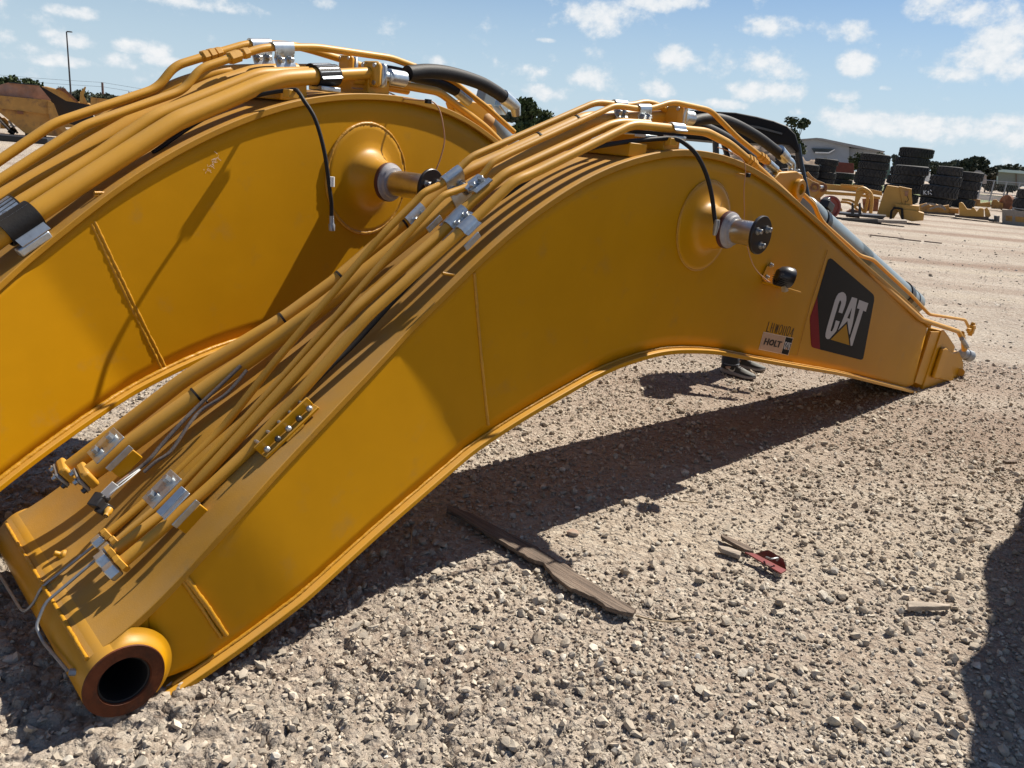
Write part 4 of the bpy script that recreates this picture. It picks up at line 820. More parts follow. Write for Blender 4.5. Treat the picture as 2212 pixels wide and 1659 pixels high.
# ---- tyres, each a thing of its own
def tyre_mesh(Rr, Wd, lugs, seed):
    rg = random.Random(seed); ri = Rr * .52; mb = MB(); hw = Wd / 2; rs = Rr * .955
    mb.lathe([(ri, -hw * .80), (ri * 1.04, -hw * .92), (Rr * .74, -hw), (Rr * .87, -hw * .98), (Rr * .93, -hw * .88), (rs, -hw * .70), (rs, 0), (rs, hw * .70), (Rr * .93, hw * .88), (Rr * .87, hw * .98), (Rr * .74, hw), (ri * 1.04, hw * .92), (ri, hw * .80), (ri, 0), (ri, -hw * .80)], (0, 0, hw), (0, 0, 1), 48)
    tread = MB()
    for k in range(lugs):
        for sgn in (-1, 1):
            a0 = 2 * math.pi * (k + (.5 if sgn > 0 else 0)) / lugs; da = 2 * math.pi / lugs; vs = []
            for rr in (rs * .985, Rr * (1 + rg.uniform(-.004, .006))):
                for (f, zz) in ((0, .04), (.50, .04), (.98, .80), (.42, .80)):
                    a = a0 + da * f * .95; vs.append((rr * math.cos(a), rr * math.sin(a), hw + sgn * zz * hw))
            tread.add(vs, [(0, 1, 2, 3), (4, 7, 6, 5), (0, 4, 5, 1), (1, 5, 6, 2), (2, 6, 7, 3), (3, 7, 4, 0)])
    return mb, tread
TYM = {}
ORD = ['top', 'second', 'third', 'fourth', 'fifth', 'sixth']
def tyre_stack(sp_, tyres, where, zbase=0.):
    """tyres from the ground up: (radius, width, sideways offset)"""
    z = zbase; n = len(tyres); kg = 'tyre stacks across the yard'
    for i, (rr, wd, off) in enumerate(tyres):
        key = (round(rr, 2), round(wd, 2))
        if key not in TYM:
            a, b = tyre_mesh(rr, wd, max(16, int(rr * 24)), len(TYM)); ma = bpy.data.meshes.new('carcass'); ma.from_pydata(a.v, [], a.f); mt = bpy.data.meshes.new('tread'); mt.from_pydata(b.v, [], b.f)
            ma.materials.append(M['tyre']); mt.materials.append(M['tyre']); ma.polygons.foreach_set('use_smooth', [True] * len(ma.polygons)); ma.set_sharp_from_angle(angle=R(45)); TYM[key] = (ma, mt)
        k = n - 1 - i; pos = 'topmost' if k == 0 else ('lowest' if i == 0 else ORD[k] + ' from the top')
        P = sp_.P + sp_.r * off + V(0, 0, z); o = thing('tyre', f'black lugged tyre, {pos} in {where}', 'tyre', P, rng.uniform(0, 6), kg, local=True)
        o.rotation_euler = (rng.normal(0, .012), rng.normal(0, .012), o.rotation_euler[2])
        for nm, me in zip(('carcass', 'tread'), TYM[key]):
            c = bpy.data.objects.new(nm, me); COL.objects.link(c); c.parent = o
        z += wd * 1.0
    return z
def Z(x, y): return Spot(*z4(x, y))
tyre_stack(Z(535, 650), [(1.08, .62, 0), (1.1, .62, .05), (1.08, .62, -.05), (1.1, .62, .03)], 'the stack left of the red container')
tyre_stack(Z(400, 640), [(1.0, .6, 0), (1.0, .6, .05), (1.0, .6, 0)], 'the low stack behind the canopy post')
tyre_stack(Spot(1690, 395), [(1.0, .62, 0), (1.0, .62, .1), (1.0, .62, 0), (1.0, .62, .0)], 'the stack seen through the vehicle cab')
tyre_stack(Z(690, 655), [(1.1, .66, 0), (1.1, .66, .08)], 'the low pile in front of the red container')
tyre_stack(Z(905, 705), [(1.2, .62, 0), (1.22, .62, .06), (1.2, .62, .1), (1.22, .62, .12), (1.2, .62, .14)], 'the tall stack right of the red container')
tyre_stack(Z(1180, 722), [(1.4, .78, 0), (1.42, .80, .1), (1.4, .78, .2), (1.42, .8, .45), (1.42, .84, .6)], 'the tallest stack of large tyres')
tyre_stack(Z(1190, 790), [(.95, .54, 0), (.97, .55, .06), (.95, .55, .12), (1.0, .58, .2)], 'the stack behind the yellow casting')
tyre_stack(Z(1470, 830), [(.86, .50, 0), (1.02, .72, .05), (.85, .58, .25), (.68, .52, .36)], 'the uneven stack marked in chalk')
tyre_stack(Z(1672, 836), [(.82, .54, 0), (.82, .54, .04), (.82, .54, .07), (.82, .54, .12)], 'the chevron-tread stack nearest the wire fence')
# chalk marks on the big tyre of the uneven stack
sk = Z(1470, 830)
mb = MB()
for seg in ([(1382, 695), (1382, 728)], [(1402, 695), (1384, 712), (1405, 730)], [(1412, 705), (1425, 705)], [(1418, 698), (1418, 730)], [(1432, 690), (1445, 700)], [(1430, 715), (1448, 730)]):
    mb.tube([sk.p(*z4(*q), -1.03 + .02) for q in seg], .02, 5)
mb.build('chalk_marks', 'wht'); o = bpy.data.objects['chalk_marks']; tag(o, 'white chalk letters on the side of the big lower tyre', 'chalk marks')
# ---- crate with tyres at the right edge
cr_ = Z(2160, 975); cw = 4.2
o = thing('pallet_crate', 'low grey timber crate with yellow panels under tyres at the right edge', 'crate', cr_.P)
for k, (x0, x1, y0, y1, m) in enumerate(((2030, 2300, 852, 900, 'wood2'), (2030, 2300, 945, 985, 'wood2'), (2030, 2060, 900, 945, 'wood2'), (2115, 2140, 900, 945, 'wood2'), (2060, 2115, 900, 945, 'yold'), (2140, 2300, 900, 945, 'yold'))):
    cr_.slab(MB(), [(x0, y0 + (x0 - 2030) * .09), (x1, y0 + (x1 - 2030) * .09), (x1, y1 + (x1 - 2030) * .09), (x0, y1 + (x0 - 2030) * .09)], .9 if m == 'wood2' else .6, .0 if m == 'wood2' else .02, z4).build('crate_board' if m == 'wood2' else 'crate_panel', m, o)
tyre_stack(Spot(*z4(2215, 975)), [(.66, .42, 0), (.66, .42, .05)], 'the pair on the timber crate', .66)
# ---- yellow casting
cs = Z(1190, 955); o = thing('yellow_casting', 'large pale yellow welded hopper-like casting standing in the yard lane', 'machine part', cs.P)
cs.slab(MB(), [(1075, 652), (1180, 668), (1205, 820), (1130, 930), (990, 895), (1045, 720)], 1.0, .1, z4).build('side_plate', 'yfar', o, bev=.01)
cs.slab(MB(), [(1178, 665), (1278, 686), (1287, 822), (1205, 818), (1195, 760)], .9, .05, z4).build('front_plate', 'yfar', o, bev=.01)
cs.slab(MB(), [(1176, 662), (1282, 684), (1282, 692), (1176, 671)], .95, .0, z4).build('rim', 'yfar', o)
cs.slab(MB(), [(1140, 805), (1343, 825), (1345, 866), (1150, 850)], .7, -.05, z4).build('shelf_plate', 'yfar', o, bev=.01)
cs.slab(MB(), [(1150, 845), (1300, 858), (1385, 885), (1378, 945), (1280, 952), (1190, 925), (1170, 875)], .8, -.1, z4).build('nose_block', 'yfar', o, bev=.02)
cs.slab(MB(), [(1225, 700), (1252, 705), (1248, 745), (1222, 740)], .05, -.0, z4).build('latch', 'rusty', o)
MB().tube([cs.p(*z4(*q), -.16) for q in ((1105, 935), (1112, 870), (1135, 838), (1200, 848), (1205, 940))], .045, 8).build('frame_tube', 'rubber', o)
MB().tube([cs.p(*z4(*q), -.02) for q in ((1245, 745), (1255, 770), (1240, 790), (1228, 780), (1225, 815))], .012, 6).build('hanging_wire', 'rubber', o)
# ---- forks and grapple
fk = Z(800, 880); o = thing('grapple_forks', 'yellow log grapple with curved tines and long fork beams', 'grapple', fk.P)
fk.slab(MB(), [(560, 640), (850, 668), (1035, 705), (1035, 740), (850, 705), (560, 690)], .25, 1.2, z4).build('fork_beam', 'yfar', o)
fk.slab(MB(), [(560, 700), (840, 722), (1020, 750), (1020, 770), (840, 745), (560, 728)], .2, 1.0, z4).build('fork_beam', 'yfar', o)
fk.slab(MB(), [(690, 642), (880, 655), (880, 668), (690, 655)], .2, .9, z4).build('fork_rail', 'yfar', o)
for k, L in enumerate(([(600, 770), (660, 800), (700, 865)], [(610, 790), (650, 825), (680, 875)], [(700, 770), (780, 780), (850, 830), (892, 890)], [(690, 790), (760, 800), (820, 845), (850, 890)])):
    MB().tube(smooth([fk.p(*z4(*q), .1 * k) for q in L], 14), .05, 6).build('curved_tine', 'yfar', o)
for k, L in enumerate(([(835, 700), (850, 682), (885, 678), (940, 720), (950, 790), (940, 885)], [(860, 720), (900, 705), (915, 760), (900, 850), (890, 885)])):
    MB().tube(smooth([fk.p(*z4(*q), .2 * k) for q in L], 20), .07, 6).build('grapple_arm', 'yfar', o)
fk.slab(MB(), [(820, 690), (870, 672), (890, 690), (850, 770), (815, 850), (800, 840)], .12, .05, z4).build('grapple_plate', 'yfar', o)
fk.slab(MB(), [(870, 765), (1010, 760), (1000, 870), (880, 865)], .4, 1.2, z4).build('tool_box', 'rusty', o)
# ---- rusty coupler and red wheel near the boom tip
cp_ = Spot(1765, depth=31.); o = thing('bucket_coupler', 'rusty yellow bucket coupler with two eared plates and a bright pin', 'coupler', cp_.P)
for k, L in enumerate(([(850, 500), (880, 520), (960, 570), (1040, 600), (1052, 660), (1040, 720), (980, 770), (990, 1000), (860, 1000), (850, 700)], [(860, 450), (890, 440), (940, 500), (1010, 555), (1110, 590), (1152, 640), (1140, 720), (1060, 790), (1060, 1000), (960, 1000), (930, 600)])):
    e_ = cp_.slab(MB(), L, .10, .0 if k == 0 else .4, z7).build('eared_plate', 'yold', o, bev=.01)
    c_ = cp_.p(*z7(980 if k == 0 else 1090, 655), -.01 if k == 0 else .39); MB().lathe([(.15, 0), (.15, .05), (.085, .05), (.085, -.02)], c_, -cp_.n, 24).build('ear_bore', 'rusty', e_)
MB().cyl(cp_.p(*z7(1040, 650), .05), cp_.p(*z7(1090, 652), .35), .07).build('coupler_pin', 'chrome', o)
rw = Spot(1790, depth=30.); o = thing('red_disc_wheel', 'faded red steel disc wheel leaning beside the coupler', 'wheel', rw.P)
c_ = rw.p(*z7(1165, 920)); MB().lathe([(.40, 0), (.40, .1), (.34, .12), (.31, .05), (.12, .04), (.1, .1), (.001, .1)], c_, unit(-rw.n + rw.r * .5), 28).build('disc', 'redbox', o); MB().tube([rw.P + V(0, 0, -.05), c_], .1, 8).build('hub_leg', 'rusty', o)
# ---- black steel rack and pallets on the ground
rk = Z(900, 950); o = thing('black_steel_rack', 'flat black steel rack lying on pallets beside the hopper casting', 'rack', rk.P)
rk.slab(MB(), [(650, 878), (1070, 908), (1040, 932), (640, 892)], 1.2, .4, z4).build('deck', 'black', o)
for x in (790, 850): rk.slab(MB(), [(x - 14, 905), (x - 8, 800), (x + 8, 800), (x + 16, 910)], .1, .5, z4).build('upright', 'black', o)
for k, (x0, x1) in enumerate(((700, 1000), (1000, 1130), (1130, 1240))):
    rk.slab(MB(), [(x0, 930 + (x0 - 700) * .03), (x1, 930 + (x1 - 700) * .03), (x1, 958 + (x1 - 700) * .025), (x0, 950 + (x0 - 700) * .025)], .8, .0, z4).build('pallet_runner', 'wood2' if k else 'black', o)
# ---- smaller yellow parts on skids
pr = Z(1790, 935); o = thing('tooth_bracket', 'yellow cast bracket with rounded ears lying on a low skid', 'machine part', pr.P)
pr.slab(MB(), [(1675, 905), (1672, 800), (1690, 793), (1705, 800), (1740, 850), (1775, 852), (1785, 835), (1800, 840), (1820, 870), (1845, 842), (1870, 842), (1880, 855), (1880, 915)], .5, .0, z4).build('eared_casting', 'yfar', o, bev=.015)
pr.slab(MB(), [(1885, 850), (1905, 835), (1925, 865), (1938, 905), (1920, 920), (1890, 915)], .3, .1, z4).build('loose_ear', 'yfar', o, bev=.015)
pr.slab(MB(), [(1640, 898), (1920, 918), (1920, 945), (1640, 915)], .7, .05, z4).build('skid', 'wood', o)
pr2 = Z(1460, 895); o = thing('undercarriage_parts', 'tangled brown-yellow undercarriage parts on a pallet before the chalked tyres', 'machine parts', pr2.P)
pr2.slab(MB(), [(1345, 815), (1400, 800), (1440, 822), (1480, 808), (1530, 825), (1590, 815), (1592, 895), (1345, 872)], .6, .1, z4).build('casting', 'yold', o, bev=.02)
pr2.slab(MB(), [(1590, 840), (1672, 845), (1672, 890), (1590, 885)], .5, .2, z4).build('side_casting', 'yold', o, bev=.02)
for k, L in enumerate(([(1360, 830), (1420, 806), (1480, 815)], [(1500, 815), (1540, 830), (1560, 860)], [(1430, 850), (1500, 830), (1560, 845)])): MB().tube(smooth([pr2.p(*z4(*q), -.02) for q in L], 10), .05, 6).build('hose_bundle', 'wood2', o)
pr2.slab(MB(), [(1340, 868), (1640, 890), (1640, 905), (1340, 884)], .8, .0, z4).build('pallet', 'wood', o)
pr3 = Z(1900, 850); o = thing('track_idlers', 'row of brown-yellow track idlers and links beyond the bracket', 'machine parts', pr3.P)
pr3.slab(MB(), [(1770, 775), (1800, 762), (1850, 772), (1850, 800), (1935, 790), (1935, 835), (1775, 825)], .7, .0, z4).build('idler_yoke', 'yold', o, bev=.02)
pr3.slab(MB(), [(1940, 800), (1955, 772), (1985, 770), (2000, 790), (2040, 800), (2040, 850), (1940, 845)], .6, .2, z4).build('idler_yoke', 'yold', o, bev=.02)
MB().lathe([(.001, 0), (.5, 0), (.5, .2), (.001, .2)], pr3.p(*z4(2078, 800), .3), unit(-pr3.n * .6 + pr3.r * -.6), 24).build('idler_wheel', 'rusty', o)
bk = Z(1965, 955); o = thing('dark_steel_bin', 'small dark open steel bin standing before the timber crate', 'bin', bk.P)
bk.slab(MB(), [(1920, 930), (1965, 938), (1965, 958), (1918, 950)], .5, .0, z4).build('tray', 'black', o); bk.slab(MB(), [(1965, 905), (2010, 908), (2008, 958), (1962, 955)], .5, .1, z4).build('bin_wall', 'wood2', o); bk.slab(MB(), [(1962, 904), (1985, 906), (1985, 958), (1962, 955)], .5, -.05, z4).build('bin_end', 'black', o)
# ---- utility vehicle with black canopy behind the near boom
uv = Spot(1560, depth=9.6); o = thing('utility_vehicle', 'black utility vehicle with moulded canopy half hidden behind the near boom', 'vehicle', uv.P)
top = [(1300, 248), (1360, 237), (1430, 234), (1470, 236), (1537, 240), (1589, 243), (1636, 252), (1672, 261), (1701, 272), (1719, 290), (1729, 326), (1722, 332), (1708, 314), (1690, 312), (1560, 306), (1400, 292), (1305, 280)]
uv.slab(MB(), top, 1.5, -.3).build('canopy', 'canopy', o, 60, bev=.04)
uv.slab(MB(), [(1420, 244), (1500, 250), (1640, 273), (1690, 287), (1690, 291), (1640, 278), (1500, 255), (1420, 249)], .03, -.335).build('canopy_rib', 'boltd', o)
for L, bk_ in (([(1722, 312), (1728, 350), (1738, 400), (1750, 460), (1752, 560)], -.25), ([(1722, 314), (1726, 350), (1730, 400), (1735, 560)], 1.1), ([(1545, 290), (1547, 340), (1550, 560)], -.25), ([(1558, 290), (1572, 340), (1580, 560)], 1.0), ([(1310, 270), (1300, 400), (1300, 560)], -.25), ([(1320, 270), (1310, 400), (1300, 560)], 1.1)):
    MB().tube([uv.p(*q, bk_) for q in L], .034, 10).build('canopy_post', 'black', o, 60)
MB().tube([uv.p(1725, 345, .3), uv.p(1705, 372, .3)], .018, 8).build('grab_handle', 'black', o)
uv.slab(MB(), [(1290, 430), (1500, 410), (1700, 430), (1760, 470), (1760, 560), (1290, 560)], 1.2, -.1).build('body', 'black', o, bev=.03)
uv.slab(MB(), [(1630, 340), (1665, 342), (1668, 440), (1630, 440)], .5, .1).build('seat_back', 'redbox', o, bev=.04)
for x in (1350, 1680):
    for b_ in (-.15, 1.1):
        MB().lathe([(.14, -.11), (.28, -.12), (.32, -.08), (.32, .08), (.28, .12), (.14, .11)], uv.p(x, 560, b_) * V(1, 1, 0) + V(0, 0, .32), uv.n, 28).build('wheel', 'tyre', o)
# ---- spoil heap, buildings, containers
def heap(name, label, P, rx, ry, hgt, seed, m):
    nn_ = 110; vs = []; fs = []; a = np.linspace(0, 2 * math.pi, nn_, endpoint=False)
    for i, f in enumerate(np.linspace(1, 0, 32)):
        for t in a:
            k = f * (1 + .15 * math.sin(3 * t + seed) + .1 * math.sin(7 * t)); x, y = P[0] + rx * k * math.cos(t), P[1] + ry * k * math.sin(t)
            nz = float(fbm(np.array([x * .9]), np.array([y * .9]), 5, seed)[0]) - .5
            vs.append((x, y, hgt * (1 - f ** 1.5) + nz * hgt * .7 * (1 - f * .8) - .05))
    for i in range(31):
        for k in range(nn_): fs.append((i * nn_ + k, i * nn_ + (k + 1) % nn_, (i + 1) * nn_ + (k + 1) % nn_, (i + 1) * nn_ + k))
    return tag(MB().add(vs, fs).build(name, m, None, 60), label, 'soil heap')
hp = Spot(1632, depth=98.); heap('soil_heap', 'brown weedy spoil heap behind the vehicle canopy', hp.P, 7.5, 6, 3.9, 4, 'soil')
bl = Spot(1810, depth=190.); o = thing('warehouse', 'pale steel warehouse with low gable and open loading door beyond the tyres', 'building', bl.P)
bl.slab(MB(), [(350, 272), (490, 264), (760, 330), (760, 470), (350, 470)], 30, .0, z4).build('gable_wall', 'clad', o)
bl.slab(MB(), [(760, 342), (1030, 370), (1030, 450), (760, 470)], 28, 1.5, z4).build('side_wall', 'clad', o)
bl.slab(MB(), [(340, 270), (490, 258), (540, 262), (1060, 370), (1055, 378), (780, 335), (490, 266), (345, 278)], 32, -1.2, z4).build('roof', 'roof', o)
bl.slab(MB(), [(450, 345), (640, 350), (580, 388), (470, 380)], .5, -.6, z4).build('loading_door', 'glass', o); bl.slab(MB(), [(480, 375), (590, 378), (640, 352), (645, 358), (595, 388), (480, 386)], .6, -1.2, z4).build('door_canopy', 'wht', o)
ct_ = Spot(1822, depth=105.); o = thing('shipping_container', 'dark red shipping container between two tyre stacks', 'container', ct_.P)
ct_.slab(MB(), [(620, 455), (800, 470), (800, 600), (620, 590)], 2.4, 0, z4).build('container_wall', 'redbox', o)
for k in range(14): x = 626 + 12.5 * k; ct_.slab(MB(), [(x, 460 + (x - 620) * .09), (x + 6, 460 + (x - 614) * .09), (x + 6, 590), (x, 590)], .05, -.05, z4).build('corrugation', 'redbox', o)
ct_ = Spot(1912, depth=108.); o = thing('green_container', 'grey-green container slice right of the tall tyre stack', 'container', ct_.P); ct_.slab(MB(), [(1030, 450), (1100, 455), (1100, 600), (1030, 600)], 2.4, 0, z4).build('container_wall', 'teal', o); ct_.slab(MB(), [(1028, 446), (1102, 451), (1102, 457), (1028, 452)], 2.5, -.05, z4).build('roof_rail', 'wht', o)
sh = Spot(2190, depth=120.); o = thing('storage_shed', 'tan metal shed with pale low roof beyond the fence at the right edge', 'building', sh.P)
sh.slab(MB(), [(2000, 540), (2400, 570), (2400, 680), (1995, 640)], 9, 0, z4).build('shed_wall', 'shed', o); sh.slab(MB(), [(2000, 528), (2035, 520), (2400, 548), (2400, 572), (2000, 540)], 10, -.4, z4).build('roof', 'wht', o); sh.slab(MB(), [(1985, 575), (2000, 575), (1998, 640), (1984, 640)], 2, .2, z4).build('side_door', 'wht', o); sh.slab(MB(), [(2145, 555), (2150, 555), (2150, 655), (2145, 655)], .2, -.15, z4).build('wall_joint', 'rusty', o)
ho = Spot(2000, depth=130.); o = thing('small_house', 'small white gabled house between the tyre stacks', 'house', ho.P)
ho.slab(MB(), [(1370, 545), (1432, 545), (1432, 620), (1370, 620)], 6, 0, z4).build('wall', 'wht', o); ho.slab(MB(), [(1362, 545), (1368, 530), (1410, 527), (1438, 545)], 6.5, -.3, z4).build('roof', 'roof', o); ho.slab(MB(), [(1385, 565), (1400, 566), (1400, 590), (1385, 589)], .1, -.1, z4).build('window', 'glass', o)
ho = Spot(2115, depth=150.); o = thing('brick_outbuilding', 'brownish gabled outbuilding among trees behind the fence', 'house', ho.P)
ho.slab(MB(), [(1785, 560), (1900, 572), (1900, 640), (1785, 630)], 6, 0, z4).build('wall', 'shed', o); ho.slab(MB(), [(1775, 562), (1815, 528), (1850, 530), (1912, 574)], 6.5, -.3, z4).build('roof', 'roof', o)
# ---- fence, verge and berm
f0, f1 = Spot(2000, depth=72.).P, Spot(2340, depth=60.).P
o = thing('wire_fence', 'galvanised chain-link fence running along the far side of the yard', 'fence', (f0 + f1) / 2); n = 13
for k in range(n):
    P = f0 + (f1 - f0) * k / (n - 1); MB().cyl(P - UP * .1, P + UP * 1.85, .045, n=8).build('fence_post', 'fence', o)
for hh_ in (1.8, .95, .15): MB().tube([f0 + UP * hh_, f1 + UP * hh_], .028, 6).build('fence_rail', 'fence', o)
t_ = unit(f1 - f0); L = np.linalg.norm(f1 - f0); mb = MB(); stp = .22
for k in range(int(L / stp)):
    a = f0 + t_ * k * stp
    for sg in (1, -1):
        b = a + t_ * 1.65 * sg; mb.add([a + UP * .15, a + UP * .15 + t_ * .012, b + UP * 1.8 + t_ * .012, b + UP * 1.8], [(0, 1, 2, 3)])
mb.build('wire_mesh', 'fence', o, None)['kind'] = 'stuff'
nv = unit(V(-t_[1], t_[0], 0)); nv = nv if nv @ f0 > 0 else -nv
struct(MB().add([f0 - t_ * 40 + nv * 2 + UP * .1, f1 + t_ * 60 + nv * 2 + UP * .1, f1 + t_ * 60 + nv * 34 + UP * .14, f0 - t_ * 40 + nv * 34 + UP * .14], [(0, 1, 2, 3)]).build('grass_verge', 'grass', None, None))
struct(MB().add([f0 - t_ * 40 + nv * 34 + UP * .1, f1 + t_ * 60 + nv * 34 + UP * .1, f1 + t_ * 60 + nv * 42 + UP * .2, f0 - t_ * 40 + nv * 42 + UP * .2], [(0, 1, 2, 3)]).build('road', 'clad', None, None))
for k, (x, y, rx, ry, hh_) in enumerate(((2090, 428, 9, 2.5, .55), (2190, 440, 8, 2.2, .6))): q = G(x, y); heap('soil_berm', ['low dark soil berm by the fence, nearer the tyre stacks', 'low dark soil berm by the fence at the right edge'][k], q, rx, ry, hh_, 8 + k, 'darksoil')
# ---- trees
def tree(label, P, hgt, wid, seed, col, group, trunk=.12, n=1500, name='oak_tree'):
    rg = np.random.default_rng(seed); o = thing(name, label, 'tree', P, 0, group)
    P = np.asarray(P, float); tb = MB().tube([P - UP * .2, P + UP * hgt * trunk, P + UP * hgt * .6], [hgt * .035, hgt * .025, hgt * .01], 8)
    cl = []
    n = int(n * 1.7)
    for k in range(22):
        a = rg.uniform(0, 6.28); rr = math.sqrt(rg.uniform(0, 1)) * wid * .40; zz = hgt * (trunk + (1 - trunk) * rg.uniform(.08, .86)); f = 1.05 - .5 * abs((zz / hgt - .45) * 2)
        c = P + V(math.cos(a) * rr * f, math.sin(a) * rr * f, zz); cl.append((c, wid * rg.uniform(.15, .25))); tb.tube([P + UP * hgt * rg.uniform(trunk * .7, .5), c], [hgt * .012, hgt * .004], 5)
    tb.build('trunk', 'bark', o)
    ci = rg.integers(0, len(cl), n); C = np.array([cl[i][0] for i in ci]); r_ = np.array([cl[i][1] for i in ci])
    d = rg.normal(0, 1, (n, 3)); d /= np.linalg.norm(d, axis=1)[:, None]; C = C + d * (r_ * rg.uniform(.35, 1.1, n))[:, None] * V(1.15, 1.15, .8)
    a = rg.normal(0, 1, (n, 3)); a /= np.linalg.norm(a, axis=1)[:, None]; b = np.cross(a, rg.normal(0, 1, (n, 3))); b /= np.linalg.norm(b, axis=1)[:, None]
    sz = (wid * .055 * rg.uniform(.6, 1.4, n))[:, None]; P4 = np.stack([C + a * sz, C + b * sz * .8, C - a * sz, C - b * sz * .8], 1).reshape(-1, 3)
    me = npmesh('crown', P4, np.arange(4 * n).reshape(-1, 4)); ca = me.color_attributes.new('Col', 'FLOAT_COLOR', 'POINT')
    cc = np.array(col)[None] * 1.25 * rg.uniform(.6, 1.6, (n, 1)); ca.data.foreach_set('color', np.repeat(np.concatenate([cc, np.ones((n, 1))], 1), 4, 0).astype(np.float32).ravel()); link('crown', me, 'leafA', o, None)
def treepx(label, x, ytop, depth, wpx, seed, col=(.04, .052, .028), group='trees beyond the yard', **k):
    s_ = Spot(x, depth=depth); hgt = float(s_.p(x, ytop)[2]); tree(label, s_.P, hgt, wpx * depth / CF, seed, col, group, **k)
DK = (.055, .062, .045)
treepx('dark oak with two rounded crowns, tallest behind the right tyre stacks', *z4(1640, 400), 170., 62, 1, DK, n=2600)
treepx('broad dark oak left of the tan shed', *z4(1990, 470), 165., 52, 2, DK, n=2200)
treepx('dark tree squeezed between the tallest tyre stack and the oaks', *z4(1390, 425), 160., 40, 3, DK)
treepx('low dark tree under the tallest oak on its right', *z4(1800, 490), 175., 44, 4, (.05, .046, .032))
treepx('dark tree tip at the right edge over the shed', *z4(2225, 508), 170., 24, 5, DK)
treepx('low dark tree filling in behind the two short tyre stacks', *z4(1520, 470), 180., 46, 6, DK)
treepx('pale brown thin tree beside the outbuilding', *z4(1860, 515), 155., 30, 7, (.075, .06, .04))
treepx('small leafy tree showing over the vehicle canopy', 1680, 243, 130., 56, 8, (.05, .062, .026), n=2600)
treepx('bushy olive shrub before the warehouse wall', *z4(735, 362), 120., 32, 9, (.07, .075, .028), name='shrub', trunk=.1)
treepx('second olive shrub at the warehouse loading door', *z4(655, 385), 122., 22, 10, (.065, .07, .03), name='shrub', trunk=.1)
treepx('dull green shrub peeping over the tall tyre stack', *z4(890, 345), 118., 38, 11, (.06, .068, .035), name='shrub', trunk=.1)
treepx('yellow-green weed clump on the spoil heap', *z4(450, 385), 88., 20, 12, (.13, .12, .04), name='shrub', trunk=.05, n=500)
treepx('tall green tree in the gap between the two booms', 1117, 200, 70., 62, 13, (.06, .085, .028), n=3000)
treepx('shorter green tree right of the gap tree', 1150, 230, 75., 50, 14, (.06, .08, .03), n=2200)
treepx('green tree glimpsed under the crown tubes of the near boom', 1225, 238, 80., 60, 15, (.06, .08, .03), n=1500)
treepx('green oak behind the rusty body at the left edge', *zl(60, -40), 120., 40, 16, (.045, .06, .02), n=1500)
treepx('middle green oak of the three over the rusty body', *zl(300, -60), 120., 52, 17, (.05, .068, .022), n=1600)
treepx('right-hand green oak of the three over the rusty body', *zl(640, 0), 118., 44, 18, (.048, .066, .024), n=1600)
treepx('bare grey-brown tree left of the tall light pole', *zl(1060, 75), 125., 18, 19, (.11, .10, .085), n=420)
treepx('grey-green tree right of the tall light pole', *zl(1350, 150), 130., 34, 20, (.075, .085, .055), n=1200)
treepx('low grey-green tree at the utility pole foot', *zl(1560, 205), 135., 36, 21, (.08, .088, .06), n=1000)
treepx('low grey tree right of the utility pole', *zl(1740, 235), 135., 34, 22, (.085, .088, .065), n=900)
for nm_, lab_, xa, xb, ya, yb, dep, sd_0 in (('distant_wood', 'low tree line beyond the fence on the right, haze put into its leaf colour', 1930, 2330, 360, 391, 230., 71), ('distant_scrub', 'low grey scrub line on the left horizon', -200, 520, 196, 236, 240., 72), ('distant_scrub', 'low green scrub behind the crown of the near boom', 1080, 1480, 262, 305, 210., 73)):
    rg = np.random.default_rng(sd_0); n_ = 5200; fx = rg.uniform(0, 1, n_); xs_ = xa + (xb - xa) * fx; ys_ = ya + (yb - ya) * fx - 24 * fbm(xs_ * .03, xs_ * 0 + 3., 3, sd_0) * rg.uniform(0, 1, n_) ** .8
    C_ = np.array([Spot(x, depth=dep).p(x, y, rg.uniform(-3, 3)) for x, y in zip(xs_, ys_)]); C_[:, 2] = np.maximum(C_[:, 2] + .3, .1)
    a_ = rg.normal(0, 1, (n_, 3)); b_ = np.cross(a_, rg.normal(0, 1, (n_, 3))); a_ /= np.linalg.norm(a_, axis=1)[:, None]; b_ /= np.linalg.norm(b_, axis=1)[:, None]; z_ = rg.uniform(.35, .8, (n_, 1))
    me = npmesh(nm_, np.stack([C_ + a_ * z_, C_ + b_ * z_, C_ - a_ * z_, C_ - b_ * z_], 1).reshape(-1, 3), np.arange(4 * n_).reshape(-1, 4)); ca = me.color_attributes.new('Col', 'FLOAT_COLOR', 'POINT')
    cc = V(.085, .095, .075)[None] * rg.uniform(.6, 1.4, (n_, 1)); ca.data.foreach_set('color', np.repeat(np.concatenate([cc, np.ones((n_, 1))], 1), 4, 0).astype(np.float32).ravel()); tag(link(nm_, me, 'leafA', None, None), lab_, 'trees', kind='stuff')  # leaf colour paled and greyed to stand in for distance haze
